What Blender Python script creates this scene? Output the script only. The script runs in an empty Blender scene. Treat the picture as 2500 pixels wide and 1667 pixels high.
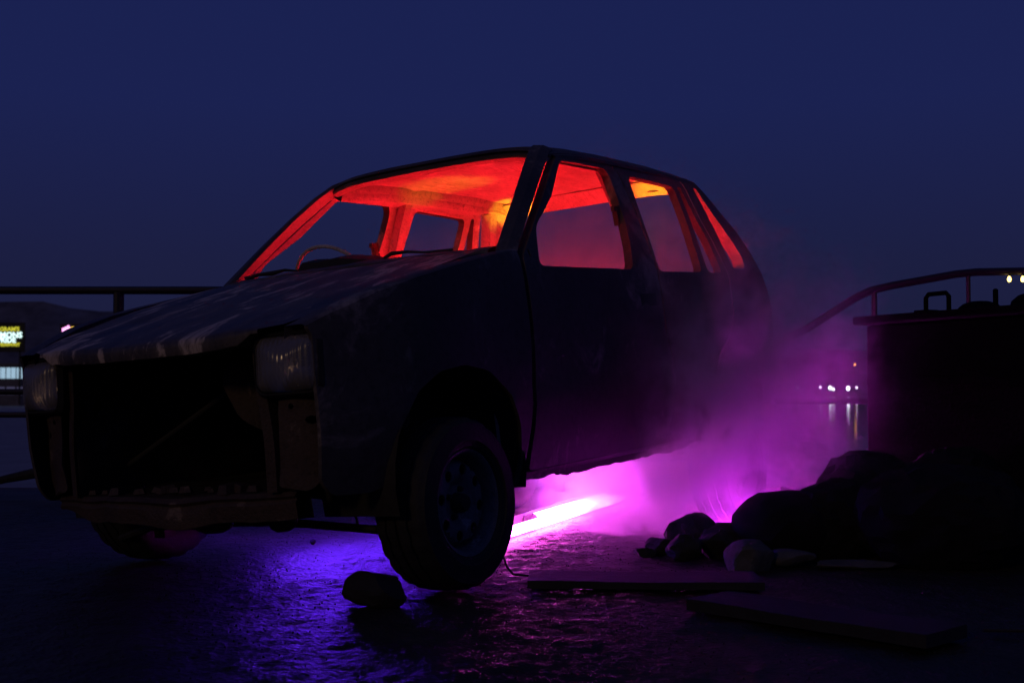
import bpy, bmesh, math, random
import numpy as np
from mathutils import Vector, Matrix, noise as mnoise
from mathutils.geometry import delaunay_2d_cdt

random.seed(7)
sc = bpy.context.scene
COL = sc.collection

# ------------------------------------------------------------------ camera
CAM_H = 0.578
PITCH = math.radians(2.26)
cam_d = bpy.data.cameras.new('camera')
cam = bpy.data.objects.new('camera', cam_d)
COL.objects.link(cam)
cam.location = (0, 0, CAM_H)
cam.rotation_euler = (math.pi / 2 + PITCH, 0, 0)
cam_d.sensor_width = 36.0
cam_d.lens = 44.31
cam_d.clip_start = 0.05
cam_d.clip_end = 12000
cam_d.dof.use_dof = True
cam_d.dof.focus_distance = 4.3
cam_d.dof.aperture_fstop = 5.6
sc.camera = cam

# ------------------------------------------------------------------ dusk sky
SUN_EL, SUN_ROT = math.radians(-3.5), math.radians(70)
world = bpy.data.worlds.new('World')
sc.world = world
world.use_nodes = True
wn, wl = world.node_tree.nodes, world.node_tree.links
for n in list(wn):
    wn.remove(n)
sky = wn.new('ShaderNodeTexSky')
sky.sky_type = 'NISHITA'
sky.sun_disc = False
sky.sun_elevation = SUN_EL
sky.sun_rotation = SUN_ROT
sky.air_density = 1.0
sky.dust_density = 1.5
sky.ozone_density = 3.0
tint = wn.new('ShaderNodeMix'); tint.data_type = 'RGBA'; tint.blend_type = 'MIX'
tint.inputs['Factor'].default_value = 0.93
geo = wn.new('ShaderNodeTexCoord')
sepw = wn.new('ShaderNodeSeparateXYZ'); wl.new(geo.outputs['Generated'], sepw.inputs[0])
grad = wn.new('ShaderNodeValToRGB')
ge = grad.color_ramp.elements
ge[0].position = 0.0; ge[0].color = (.115, .128, .400, 1)
ge[1].position = 1.0; ge[1].color = (.090, .150, .880, 1)
for p_, c_ in ((.10, (.118, .140, .560, 1)), (.22, (.112, .165, .860, 1)), (.5, (.095, .160, .900, 1))):
    e_ = ge.new(p_); e_.color = c_
wl.new(sepw.outputs['Z'], grad.inputs['Fac'])
wl.new(grad.outputs['Color'], tint.inputs[7])
bg = wn.new('ShaderNodeBackground')
bg.inputs['Strength'].default_value = 0.10
wo = wn.new('ShaderNodeOutputWorld')
wl.new(sky.outputs[0], tint.inputs[6])
wl.new(tint.outputs[2], bg.inputs['Color'])
wl.new(bg.outputs[0], wo.inputs['Surface'])

# weak warm sun lamp standing in for unseen street lighting, behind the camera's left
sun_d = bpy.data.lights.new('sun', 'SUN')
sun_d.energy = 0.16
sun_d.angle = math.radians(6)
sun_d.color = (1.0, 0.62, 0.32)
sun = bpy.data.objects.new('sun', sun_d)
COL.objects.link(sun)
sun.rotation_euler = Vector((0.50, 0.80, -0.30)).to_track_quat('-Z', 'Y').to_euler()

vs = sc.view_settings
vs.view_transform = 'Standard'
vs.look = 'None'
vs.exposure = 0.0
vs.gamma = 1.0
vs.use_curve_mapping = False
sc.render.engine = 'CYCLES'
cy = sc.cycles
cy.use_denoising = True
cy.max_bounces = 8
cy.diffuse_bounces = 3
cy.glossy_bounces = 3
cy.transmission_bounces = 6
cy.volume_bounces = 1
cy.volume_max_steps = 96
cy.volume_step_rate = 1.5
cy.sample_clamp_indirect = 6.0
cy.caustics_reflective = False
cy.caustics_refractive = False

# ------------------------------------------------------------------ helpers: tags
def tag(o, label=None, cat=None, group=None, kind=None):
    if label: o['label'] = label
    if cat: o['category'] = cat
    if group: o['group'] = group
    if kind: o['kind'] = kind
    return o

def empty(name, loc=(0, 0, 0), parent=None):
    o = bpy.data.objects.new(name, None)
    o.empty_display_size = 0.1
    COL.objects.link(o)
    o.location = loc
    if parent: o.parent = parent
    return o

# ------------------------------------------------------------------ helpers: meshes
class MB:
    def __init__(self):
        self.v, self.f, self.m = [], [], []
    def add(self, vs, fs, mi=0):
        b = len(self.v)
        self.v += [tuple(p) for p in vs]
        self.f += [tuple(i + b for i in f) for f in fs]
        self.m += [mi] * len(fs)
        return self
    def box(self, c, s, rot=None, mi=0, taper=1.0):
        x, y, z = s[0] / 2, s[1] / 2, s[2] / 2
        P = [Vector((sx * x * (taper if sz > 0 else 1), sy * y * (taper if sz > 0 else 1), sz * z))
             for sz in (-1, 1) for sx, sy in ((-1, -1), (1, -1), (1, 1), (-1, 1))]
        if rot is not None: P = [rot @ p for p in P]
        P = [p + Vector(c) for p in P]
        return self.add(P, [(3, 2, 1, 0), (4, 5, 6, 7), (0, 1, 5, 4), (1, 2, 6, 5), (2, 3, 7, 6), (3, 0, 4, 7)], mi)
    def tube(self, pts, r, n=10, mi=0, cap=True):
        pts = [Vector(p) for p in pts]
        rs = r if isinstance(r, (list, tuple)) else [r] * len(pts)
        V, F = [], []
        up = None
        for i, p in enumerate(pts):
            d = (pts[min(i + 1, len(pts) - 1)] - pts[max(i - 1, 0)]).normalized()
            if up is None:
                up = Vector((0, 0, 1)) if abs(d.z) < .9 else Vector((1, 0, 0))
            a = d.cross(up).normalized(); b = a.cross(d).normalized(); up = b
            for k in range(n):
                t = 2 * math.pi * k / n
                V.append(p + (a * math.cos(t) + b * math.sin(t)) * rs[i])
        for i in range(len(pts) - 1):
            for k in range(n):
                F.append((i * n + k, i * n + (k + 1) % n, (i + 1) * n + (k + 1) % n, (i + 1) * n + k))
        if cap:
            F.append(tuple(range(n - 1, -1, -1)))
            F.append(tuple((len(pts) - 1) * n + k for k in range(n)))
        return self.add(V, F, mi)
    def grid(self, rows, mi=0, flip=False, close=False):
        R, C = len(rows), len(rows[0])
        V = [p for r in rows for p in r]
        F = []
        for i in range(R - 1):
            for j in range(C if close else C - 1):
                a, b, c, d = i * C + j, i * C + (j + 1) % C, (i + 1) * C + (j + 1) % C, (i + 1) * C + j
                F.append((d, c, b, a) if flip else (a, b, c, d))
        return self.add(V, F, mi)
    def lathe(self, prof, axis='y', n=40, mi=0):
        rows = []
        for (r, h) in prof:
            row = []
            for k in range(n):
                t = 2 * math.pi * k / n
                if axis == 'y': row.append((r * math.cos(t), h, r * math.sin(t)))
                else: row.append((r * math.cos(t), r * math.sin(t), h))
            rows.append(row)
        return self.grid(rows, mi, close=True)
    def build(self, name, mats, parent=None, smooth=True, angle=35, loc=None):
        me = bpy.data.meshes.new(name)
        me.from_pydata(self.v, [], self.f)
        mats = mats if isinstance(mats, (list, tuple)) else [mats]
        for m in mats: me.materials.append(m)
        me.polygons.foreach_set('material_index', [min(i, len(mats) - 1) for i in self.m])
        bm = bmesh.new(); bm.from_mesh(me)
        bmesh.ops.recalc_face_normals(bm, faces=bm.faces)
        bm.to_mesh(me); bm.free()
        if smooth:
            me.polygons.foreach_set('use_smooth', [True] * len(me.polygons))
            me.set_sharp_from_angle(angle=math.radians(angle))
        me.update()
        o = bpy.data.objects.new(name, me)
        COL.objects.link(o)
        if parent: o.parent = parent
        if loc: o.location = loc
        return o

def link_copy(o, parent=None, loc=None):
    c = o.copy(); COL.objects.link(c)
    if parent: c.parent = parent
    if loc is not None: c.location = loc
    return c

def smooth_step(a, b, x):
    t = min(1, max(0, (x - a) / (b - a))); return t * t * (3 - 2 * t)

def fbm(p, o=4):
    return mnoise.fractal(Vector(p), 1.0, 2.0, o)

def interp(xs, tab):
    return float(np.interp(xs, [a for a, _ in tab], [b for _, b in tab]))

def round_poly(P, r, n=5):
    """round the corners of a closed 2D polygon"""
    out = []
    N = len(P)
    for i in range(N):
        a, b, c = Vector(P[i - 1]), Vector(P[i]), Vector(P[(i + 1) % N])
        rr = min(r, (a - b).length * .45, (c - b).length * .45)
        p, q = b + (a - b).normalized() * rr, b + (c - b).normalized() * rr
        ang = (a - b).angle(c - b) if (a - b).length > 1e-6 and (c - b).length > 1e-6 else math.pi
        if ang > math.radians(165):
            out.append(tuple(b)); continue
        for k in range(n + 1):
            t = k / n
            out.append(tuple(p * (1 - t) ** 2 + b * 2 * t * (1 - t) + q * t * t))
    return out

def in_poly(x, y, P):
    c = False
    j = len(P) - 1
    for i in range(len(P)):
        xi, yi = P[i]; xj, yj = P[j]
        if (yi > y) != (yj > y) and x < (xj - xi) * (y - yi) / (yj - yi) + xi: c = not c
        j = i
    return c

def flat_fill(outer, holes=(), step=0.05):
    """triangulate a 2D outline with holes and interior points -> verts, tris"""
    V, E = [], []
    for loop in [outer] + list(holes):
        b = len(V); n = len(loop)
        pts = []
        for i in range(n):
            a, c = Vector(loop[i]), Vector(loop[(i + 1) % n])
            k = max(1, int((c - a).length / (step * 1.2)))
            for q in range(k): pts.append(a.lerp(c, q / k))
        V += pts
        E += [(b + i, b + (i + 1) % len(pts)) for i in range(len(pts))]
    xs = [p[0] for p in outer]; ys = [p[1] for p in outer]
    x = min(xs) + step / 2
    while x < max(xs):
        y = min(ys) + step / 2
        while y < max(ys):
            if in_poly(x, y, outer) and not any(in_poly(x, y, h) for h in holes):
                V.append(Vector((x, y)))
            y += step
        x += step
    r = delaunay_2d_cdt(V, E, [], 0, 1e-5)
    verts, faces = r[0], r[2]
    T = []
    for f in faces:
        cx = sum(verts[i][0] for i in f) / 3; cy_ = sum(verts[i][1] for i in f) / 3
        if in_poly(cx, cy_, outer) and not any(in_poly(cx, cy_, h) for h in holes):
            T.append(tuple(f))
    return [tuple(v) for v in verts], T

def shell(verts2, tris, fn, off, mb, edge_mi=1, in_mi=1):
    """outer skin fn(u,v)->Vector, inner skin = outer + off(u,v), closed along its edges"""
    n = len(verts2)
    O = [fn(u, v) for u, v in verts2]
    I = [o + off(u, v) for o, (u, v) in zip(O, verts2)]
    cnt = {}
    for t in tris:
        for k in range(3):
            e = (t[k], t[(k + 1) % 3]); cnt[tuple(sorted(e))] = cnt.get(tuple(sorted(e)), 0) + 1
    b = len(mb.v)
    mb.v += [tuple(p) for p in O + I]
    for t in tris:
        mb.f.append(tuple(b + i for i in t)); mb.m.append(0)
        mb.f.append(tuple(b + n + i for i in reversed(t))); mb.m.append(in_mi)
    for t in tris:
        for k in range(3):
            i, j = t[k], t[(k + 1) % 3]
            if cnt[tuple(sorted((i, j)))] == 1:
                mb.f.append((b + i, b + n + i, b + n + j, b + j)); mb.m.append(edge_mi)

# ------------------------------------------------------------------ helpers: materials
def new_mat(name):
    m = bpy.data.materials.new(name); m.use_nodes = True
    nt = m.node_tree
    for n in list(nt.nodes): nt.nodes.remove(n)
    out = nt.nodes.new('ShaderNodeOutputMaterial')
    return m, nt, out

def N(nt, kind, **kw):
    n = nt.nodes.new(kind)
    for k, v in kw.items():
        if k in n.inputs.keys(): n.inputs[k].default_value = v
        else: setattr(n, k, v)
    return n

def ramp(nt, fac, stops):
    r = nt.nodes.new('ShaderNodeValToRGB')
    el = r.color_ramp.elements
    while len(el) > 1: el.remove(el[-1])
    el[0].position = stops[0][0]; el[0].color = (*stops[0][1], 1)
    for p, c in stops[1:]:
        e = el.new(p); e.color = (*c, 1)
    nt.links.new(fac, r.inputs['Fac'])
    return r

def weathered(name, base, second, patch, rust=None, scale=6, stretch=(1, 1, 1), patch_lo=.60, patch_hi=.66,
              rough=(.45, .75), bump=.25, spec=.5, metallic=0.0, bump_dist=.01):
    """worn paint: base with cloudy second colour, hard-edged flaked patches, optional rust"""
    m, nt, out = new_mat(name)
    L = nt.links.new
    tc = N(nt, 'ShaderNodeTexCoord')
    mp = N(nt, 'ShaderNodeMapping'); mp.inputs['Scale'].default_value = stretch
    L(tc.outputs['Object'], mp.inputs['Vector'])
    n1 = N(nt, 'ShaderNodeTexNoise', Scale=scale * .5, Detail=6, Roughness=.6)
    n2 = N(nt, 'ShaderNodeTexNoise', Scale=scale, Detail=9, Roughness=.68, Distortion=.5)
    n3 = N(nt, 'ShaderNodeTexNoise', Scale=scale * 9, Detail=5, Roughness=.7)
    for n in (n1, n2, n3): L(mp.outputs[0], n.inputs['Vector'])
    c1 = ramp(nt, n1.outputs['Fac'], [(.35, base), (.65, second)])
    pm = ramp(nt, n2.outputs['Fac'], [(patch_lo, (0, 0, 0)), (patch_hi, (1, 1, 1))])
    mx = N(nt, 'ShaderNodeMix', data_type='RGBA')
    L(pm.outputs[0], mx.inputs[0]); L(c1.outputs[0], mx.inputs[6]); mx.inputs[7].default_value = (*patch, 1)
    col = mx.outputs[2]
    if rust:
        rm = ramp(nt, n2.outputs['Fac'], [(.28, (1, 1, 1)), (.40, (0, 0, 0))])
        m2 = N(nt, 'ShaderNodeMix', data_type='RGBA')
        L(rm.outputs[0], m2.inputs[0]); L(col, m2.inputs[6]); m2.inputs[7].default_value = (*rust, 1)
        col = m2.outputs[2]
    sp = ramp(nt, n3.outputs['Fac'], [(.30, (.35, .35, .35)), (.52, (1, 1, 1))])
    m3 = N(nt, 'ShaderNodeMix', data_type='RGBA', blend_type='MULTIPLY'); m3.inputs[0].default_value = .75
    L(col, m3.inputs[6]); L(sp.outputs[0], m3.inputs[7])
    bs = N(nt, 'ShaderNodeBsdfPrincipled')
    bs.inputs['Metallic'].default_value = metallic
    bs.inputs['Specular IOR Level'].default_value = spec
    L(m3.outputs[2], bs.inputs['Base Color'])
    rr = N(nt, 'ShaderNodeMapRange'); rr.inputs['To Min'].default_value = rough[0]; rr.inputs['To Max'].default_value = rough[1]
    L(n1.outputs['Fac'], rr.inputs['Value']); L(rr.outputs[0], bs.inputs['Roughness'])
    ad = N(nt, 'ShaderNodeMath', operation='ADD'); L(n2.outputs['Fac'], ad.inputs[0]); L(n3.outputs['Fac'], ad.inputs[1])
    bp = N(nt, 'ShaderNodeBump', Strength=bump, Distance=bump_dist); L(ad.outputs[0], bp.inputs['Height'])
    L(bp.outputs[0], bs.inputs['Normal'])
    L(bs.outputs[0], out.inputs['Surface'])
    return m

def plain(name, col, rough=.7, metallic=0, spec=.5, bump=.15, scale=30, var=.35):
    m, nt, out = new_mat(name)
    L = nt.links.new
    tc = N(nt, 'ShaderNodeTexCoord')
    n1 = N(nt, 'ShaderNodeTexNoise', Scale=scale, Detail=6, Roughness=.65)
    L(tc.outputs['Object'], n1.inputs['Vector'])
    c = ramp(nt, n1.outputs['Fac'], [(.3, tuple(k * (1 - var) for k in col)), (.7, tuple(min(1, k * (1 + var)) for k in col))])
    bs = N(nt, 'ShaderNodeBsdfPrincipled', Roughness=rough, Metallic=metallic)
    bs.inputs['Specular IOR Level'].default_value = spec
    L(c.outputs[0], bs.inputs['Base Color'])
    bp = N(nt, 'ShaderNodeBump', Strength=bump, Distance=.01); L(n1.outputs['Fac'], bp.inputs['Height'])
    L(bp.outputs[0], bs.inputs['Normal'])
    L(bs.outputs[0], out.inputs['Surface'])
    return m

def glow(name, col, strength):
    m, nt, out = new_mat(name)
    e = N(nt, 'ShaderNodeEmission'); e.inputs['Color'].default_value = (*col, 1); e.inputs['Strength'].default_value = strength
    nt.links.new(e.outputs[0], out.inputs['Surface'])
    return m

M = {}
M['bonnet'] = weathered('charred_bonnet_paint', (.028, .024, .026), (.13, .104, .084), (.42, .35, .28), scale=5,
                        stretch=(.8, 2.2, 1), patch_lo=.53, patch_hi=.60, rough=(.45, .65), bump=.22)
M['body'] = weathered('charred_body_paint', (.020, .017, .017), (.075, .062, .054), (.24, .20, .17), rust=(.05, .028, .018), scale=4,
                      patch_lo=.56, patch_hi=.68, rough=(.5, .75), bump=.15)
M['inner'] = weathered('scorched_inner_paint', (.58, .52, .50), (.40, .33, .30), (.66, .60, .56), rust=(.13, .07, .05), scale=7,
                       stretch=(1, 2.2, 1), patch_lo=.60, patch_hi=.64, rough=(.5, .8), bump=.3)
M['lining'] = weathered('scorched_ceiling_paint', (.62, .58, .56), (.34, .27, .24), (.74, .70, .68), rust=(.20, .13, .10), scale=5,
                        stretch=(.7, 2.6, 1), patch_lo=.54, patch_hi=.66, rough=(.5, .8), bump=.25)
M['rust'] = weathered('rusted_steel', (.034, .019, .012), (.062, .038, .025), (.15, .11, .08), rust=(.012, .008, .007), scale=9,
                      rough=(.5, .85), bump=.5)
M['dark'] = plain('sooty_black_metal', (.016, .015, .015), .7, 0, .4)
M['rubber'] = plain('old_tyre_rubber', (.014, .014, .015), .72, 0, .4, bump=.3, scale=60)
M['rim'] = weathered('wheel_steel', (.19, .18, .18), (.10, .095, .095), (.26, .25, .24), rust=(.06, .035, .02), scale=14, rough=(.4, .65))
M['soot_trim'] = plain('melted_trim', (.010, .010, .010), .8)
M['rail'] = plain('rail_dark_paint', (.007, .007, .010), .5, .2)
M['tank'] = weathered('tank_black_paint', (.0035, .0035, .005), (.006, .006, .008), (.010, .010, .012), scale=5, rough=(.85, .95), spec=.05)
M['rock'] = plain('rubble_stone', (.013, .012, .012), .9, bump=1.0, scale=14, var=.5)
M['pale_rock'] = plain('pale_stone', (.062, .060, .062), .9, bump=1.0, scale=12, var=.35)
M['sack'] = plain('black_sack_cloth', (.007, .007, .009), .9, 0, .2, bump=.6, scale=10)
M['plank'] = plain('wet_dark_board', (.008, .0075, .009), .75, bump=.4, scale=25)
M['concrete'] = plain('quay_concrete', (.05, .05, .055), .9, bump=.5)

# ------------------------------------------------------------------ the ground: a rough tarmac terrace
def axis(a, b, da, db, d, D):
    """coordinates dense (d) between da and db, growing to a and b"""
    mid = list(np.arange(da, db + 1e-6, d))
    lo, s, x = [], d, da
    while x > a: s *= 1.5; x -= s; lo.append(max(x, a))
    hi, s, x = [], d, mid[-1]
    while x < b: s *= 1.5; x += s; hi.append(min(x, b))
    return lo[::-1] + mid + hi

EDGE_Y = 7.60
gx = axis(-60, 60, -2.4, 2.4, .018, 1)
gy = [y for y in axis(-40, EDGE_Y, 2.2, EDGE_Y - .02, .018, 1) if y < EDGE_Y] + [EDGE_Y]
rng = np.random.default_rng(3)
X, Yg = np.meshgrid(np.array(gx), np.array(gy))
def vnoise(X, Y, s, seed):
    r = np.random.default_rng(seed); T = r.random((257, 257))
    x, y = X * s, Y * s
    xi, yi = np.floor(x).astype(int), np.floor(y).astype(int)
    fx, fy = x - xi, y - yi
    fx, fy = fx * fx * (3 - 2 * fx), fy * fy * (3 - 2 * fy)
    g = lambda a, b: T[a % 257, b % 257]
    return (g(xi, yi) * (1 - fx) + g(xi + 1, yi) * fx) * (1 - fy) + (g(xi, yi + 1) * (1 - fx) + g(xi + 1, yi + 1) * fx) * fy
Z = (.010 * (vnoise(X, Yg, 2.1, 1) - .5) + .006 * (vnoise(X, Yg, 8.0, 2) - .5)
     + .005 * (np.clip(vnoise(X, Yg, 19., 4), .40, 1) - .6) + .006 * (vnoise(X, Yg, 37., 5) - .5) + .006 * (vnoise(X, Yg, 55., 6) - .5))
fade = np.clip(1 - (np.maximum(np.abs(X) - 2.4, 0) + np.maximum(2.2 - Yg, 0)) / 2, 0, 1)
Z = Z * fade - .012
gv = np.stack([X.ravel(), Yg.ravel(), Z.ravel()], 1)
ny, nx = X.shape
idx = np.arange(nx * ny).reshape(ny, nx)
gf = np.stack([idx[:-1, :-1].ravel(), idx[:-1, 1:].ravel(), idx[1:, 1:].ravel(), idx[1:, :-1].ravel()], 1)
me = bpy.data.meshes.new('ground')
me.vertices.add(len(gv)); me.vertices.foreach_set('co', gv.ravel())
me.loops.add(gf.size); me.loops.foreach_set('vertex_index', gf.ravel().astype(np.int32))
me.polygons.add(len(gf)); me.polygons.foreach_set('loop_start', np.arange(0, gf.size, 4, dtype=np.int32))
me.polygons.foreach_set('use_smooth', np.ones(len(gf), dtype=bool))
me.update(calc_edges=True); me.validate()
mg, nt, out = new_mat('rough_tarmac')
L = nt.links.new
tc = N(nt, 'ShaderNodeTexCoord')
a1 = N(nt, 'ShaderNodeTexNoise', Scale=2.2, Detail=8, Roughness=.65)
a2 = N(nt, 'ShaderNodeTexNoise', Scale=55, Detail=4, Roughness=.7)
a3 = N(nt, 'ShaderNodeTexVoronoi', Scale=70)
for n in (a1, a2, a3): L(tc.outputs['Object'], n.inputs['Vector'])
bs_spec = .23
cr = ramp(nt, a1.outputs['Fac'], [(.3, (.016, .014, .011)), (.55, (.030, .026, .021)), (.75, (.055, .047, .038))])
bs = N(nt, 'ShaderNodeBsdfPrincipled')
rr = N(nt, 'ShaderNodeMapRange'); rr.inputs['To Min'].default_value = .36; rr.inputs['To Max'].default_value = .64
L(a1.outputs['Fac'], rr.inputs['Value']); L(rr.outputs[0], bs.inputs['Roughness'])
L(cr.outputs[0], bs.inputs['Base Color'])
bs.inputs['Specular IOR Level'].default_value = bs_spec
am = N(nt, 'ShaderNodeMath', operation='ADD'); L(a2.outputs['Fac'], am.inputs[0]); L(a3.outputs['Distance'], am.inputs[1])
bp = N(nt, 'ShaderNodeBump', Strength=.55, Distance=.006); L(am.outputs[0], bp.inputs['Height']); L(bp.outputs[0], bs.inputs['Normal'])
L(bs.outputs[0], out.inputs['Surface'])
me.materials.append(mg)
ground = bpy.data.objects.new('ground', me); COL.objects.link(ground); tag(ground, kind='structure')

quay = MB().box((0, EDGE_Y + .14, -2.02), (120, .28, 4.0)).build('quay_wall', M['concrete']); tag(quay, kind='structure')

# ------------------------------------------------------------------ the lake and the far shore
mw, nt, out = new_mat('lake_water')
L = nt.links.new
tc = N(nt, 'ShaderNodeTexCoord')
w1 = N(nt, 'ShaderNodeTexNoise', Scale=.8, Detail=4); L(tc.outputs['Object'], w1.inputs['Vector'])
bs = N(nt, 'ShaderNodeBsdfPrincipled', Roughness=.07)
bs.inputs['Base Color'].default_value = (.02, .022, .03, 1)
bp = N(nt, 'ShaderNodeBump', Strength=.015, Distance=.1); L(w1.outputs['Fac'], bp.inputs['Height']); L(bp.outputs[0], bs.inputs['Normal'])
L(bs.outputs[0], out.inputs['Surface'])
wmb = MB()
wmb.grid([[(x, y, -3.0) for x in (-6000, -300, 0, 300, 6000)] for y in (EDGE_Y + .1, 60, 600, 2000, 9000)])
tag(wmb.build('lake_water', mw, smooth=False), kind='structure')

pm = MB(); pm.grid([[(x, y, -2.7) for x in (-900, -60, -8)] for y in (22, 120, 285)]); pm.grid([[(x, 22, z) for x in (-900, -60, -8)] for z in (-2.7, -3.4)]); pm.grid([[(-8, y, z) for y in (22, 120, 285)] for z in (-2.7, -3.4)])  # paving added over the lake so the lit windows leave no reflection
M['added_promenade'] = plain('added_promenade_paving', (.22, .22, .22), .8, bump=.2, scale=.5, var=.2)
tag(pm.build('added_promenade', M['added_promenade'], smooth=False), kind='structure')
def hill(name, pts, y0, depth, seed, col):
    """a ridge: pts = (x, height) along the crest at distance y0"""
    mb = MB(); rows = []
    xs = np.linspace(pts[0][0], pts[-1][0], 90)
    for k in range(9):
        t = k / 8
        row = []
        for x in xs:
            h = interp(x, pts)
            prof = math.sin(math.pi * min(1, t * 1.05) * .5) if t < .6 else 1 - .15 * (t - .6)
            nn = 1 + .10 * fbm((x * .012, t * 3, seed), 5)
            row.append((x * (1 + .3 * t), y0 + depth * t, -3.2 + (h + 3) * prof * nn))
        rows.append(row)
    mb.grid(rows)
    o = mb.build(name, col); return tag(o, kind='structure')
M['hill'] = plain('wooded_hill', (.10, .10, .11), .95, bump=1, scale=.05, var=.5)
hill('hill', [(-900, 60), (-420, 78), (-330, 74), (-150, 66), (20, 52), (150, 34), (420, 36), (520, 30), (900, 24)], 900, 260, 1.3, M['hill'])

# lit waterfront building at the left edge of the picture
def far_building():
    b = empty('waterfront_building', (-116, 286, -3))
    M['b_wall'] = plain('building_wall', (.10, .10, .12), .9, scale=.4)
    M['b_win'] = glow('lit_window_cold', (.52, .78, 1.0), .62)
    M['b_win2'] = glow('lit_window_violet', (.22, .20, .42), .20)
    MB().box((0, 4, 4.7), (22, 8, 9.4)).build('wall', M['b_wall'], b, smooth=False)
    MB().box((0, 4, 9.65), (23, 9, .5)).build('roof', M['b_wall'], b, smooth=False)
    for k in range(9):
        w = MB().box((-9.3 + k * 2.33, -.03, 7.7), (2.1, .06, 2.5)).build('window', M['b_win'], b, smooth=False)
        MB().box((-9.3 + k * 2.33, -.10, 7.7), (.08, .05, 2.5)).build('mullion', M['b_wall'], w, smooth=False)
        MB().box((-9.3 + k * 2.33, -.04, 3.7), (1.9, .06, 1.8)).build('window', M['b_win2'], b, smooth=False)
    tag(b, 'waterfront building with a row of cold lit windows beside the left headlamp', 'building')
far_building()

def text_mesh(name, body, size, mat, parent, loc, extrude=.02):
    cu = bpy.data.curves.new(name, 'FONT'); cu.body = body; cu.size = size; cu.extrude = extrude; cu.align_x = 'RIGHT'
    cu.offset = .035 * size; cu.resolution_u = 2
    t = bpy.data.objects.new(name, cu); COL.objects.link(t)
    dg = bpy.context.evaluated_depsgraph_get()
    me = bpy.data.meshes.new_from_object(t.evaluated_get(dg))
    bpy.data.objects.remove(t); bpy.data.curves.remove(cu)
    o = bpy.data.objects.new(name, me); COL.objects.link(o)
    me.materials.clear(); me.materials.append(mat)
    o.parent = parent; o.location = loc; o.rotation_euler = (math.pi / 2, 0, 0)
    return o

def neon_sign():
    Yd = 280.0
    px = lambda u, v: ((u - 1250) / 3077 * Yd, CAM_H + (955 - v) / 3077 * Yd)
    x1, zt = px(58, 790)
    s = empty('roof_sign', (x1, Yd, CAM_H + (955 - 855) / 3077 * Yd))
    u = Yd / 3077
    M['neon_y'] = glow('yellow_neon', (.72, .68, .05), .9)
    M['neon_w'] = glow('white_neon', (.72, 1.0, .98), 1.5)
    MB().box((-3.6, .25, 2.9), (7.4, .2, 6.6)).build('sign_board', M['dark'], s, smooth=False)
    for lx in (-6.2, -1.0):
        MB().box((lx, .3, -6), (.3, .3, 12)).build('sign_leg', M['dark'], s, smooth=False)
    for body, sz, dx, vb, mt in (("EAGRAM'S", 1.28, 12, 808, 'neon_y'), ('TIMMONS', 1.75, 5, 824, 'neon_w'), ('PRIDE', 1.60, 20, 836, 'neon_w'), ('TIEAIWAIT', 1.02, 10, 845, 'neon_y')):
        text_mesh('lettering', body, sz, M[mt], s, (-dx * u, 0, (855 - vb) * u))
    tag(s, 'yellow and white neon letter sign at the left edge of the picture', 'sign')
    # the second one, pink and yellow, half hidden by the bonnet
    x, z = px(158, 803)
    t = empty('roof_sign', (x, Yd, z))
    M['neon_p'] = glow('pink_neon', (1.0, .35, .85), 2.2)
    M['neon_o'] = glow('amber_neon', (1.0, .62, .10), 1.0)
    MB().box((1.6, .25, -.2), (5.6, .2, 2.6)).build('sign_board', M['dark'], t, smooth=False)
    MB().box((1.6, .3, -5), (.3, .3, 8)).build('sign_leg', M['dark'], t, smooth=False)
    mb = MB(); prof = [(-.6, -1.0), (-.75, .1), (-.2, .35), (.3, .55), (.75, .85), (.95, .5), (.9, -1.0)]
    mb.add([(a, -.02, b) for a, b in prof] + [(a, .1, b) for a, b in prof],
           [tuple(range(7)), tuple(range(13, 6, -1))] + [(i, (i + 1) % 7, 7 + (i + 1) % 7, 7 + i) for i in range(7)])
    mb.build('pink_panel', M['neon_p'], t, smooth=False)
    mb = MB(); prof = [(1.0, -1.0), (1.0, .35), (1.5, .55), (2.4, .35), (3.4, .42), (3.6, -1.0)]
    mb.add([(a, -.02, b) for a, b in prof] + [(a, .1, b) for a, b in prof],
           [tuple(range(6)), tuple(range(11, 5, -1))] + [(i, (i + 1) % 6, 6 + (i + 1) % 6, 6 + i) for i in range(6)])
    mb.build('amber_panel', M['neon_o'], t, smooth=False)
    tag(t, 'pink and amber neon sign half hidden behind the bonnet', 'sign')
neon_sign()

# street lamps on the far shore
M['lamp_w'] = glow('cold_street_light', (.85, .92, 1.0), 6.0)
M['lamp_o'] = glow('sodium_street_light', (1.0, .42, .08), 4.0)
def shore_lamp(u, v, r, mat, label, Yd=880.0, foot=None):
    x, z = (u - 1250) / 3077 * Yd, CAM_H + (955 - v) / 3077 * Yd
    base = -3.0 if foot is None else foot
    s = empty('street_lamp', (x, Yd, base))
    rr = r * Yd / 3077
    MB().tube([(0, .6, 0), (0, .6, z - base + .6), (0, .2, z - base + rr + .25)], .10, 6).build('pole', M['dark'], s)
    mb = MB(); mb.lathe([(.01, -rr * 1.25), (rr * .7, -rr * .8), (rr, 0), (rr * .7, rr * .8), (.01, rr * 1.25)], 'z', 12)
    mb.v = [(a, b, c + z - base) for a, b, c in mb.v]
    mb.build('lamp_globe', mat, s)
    tag(s, label, 'street lamp', 'street lamps along the far shore')
shore_lamp(1947, 946, 1.5, M['lamp_w'], 'faintest far lamp, shining through the smoke at its left end')
shore_lamp(2002, 945, 2.2, M['lamp_w'], 'small white far lamp just left of the bright pair')
shore_lamp(2026, 947, 4.2, M['lamp_w'], 'left and brighter of two close white lamps across the water')
shore_lamp(2034, 950, 3.2, M['lamp_w'], 'right and smaller of two close white lamps across the water')
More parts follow.
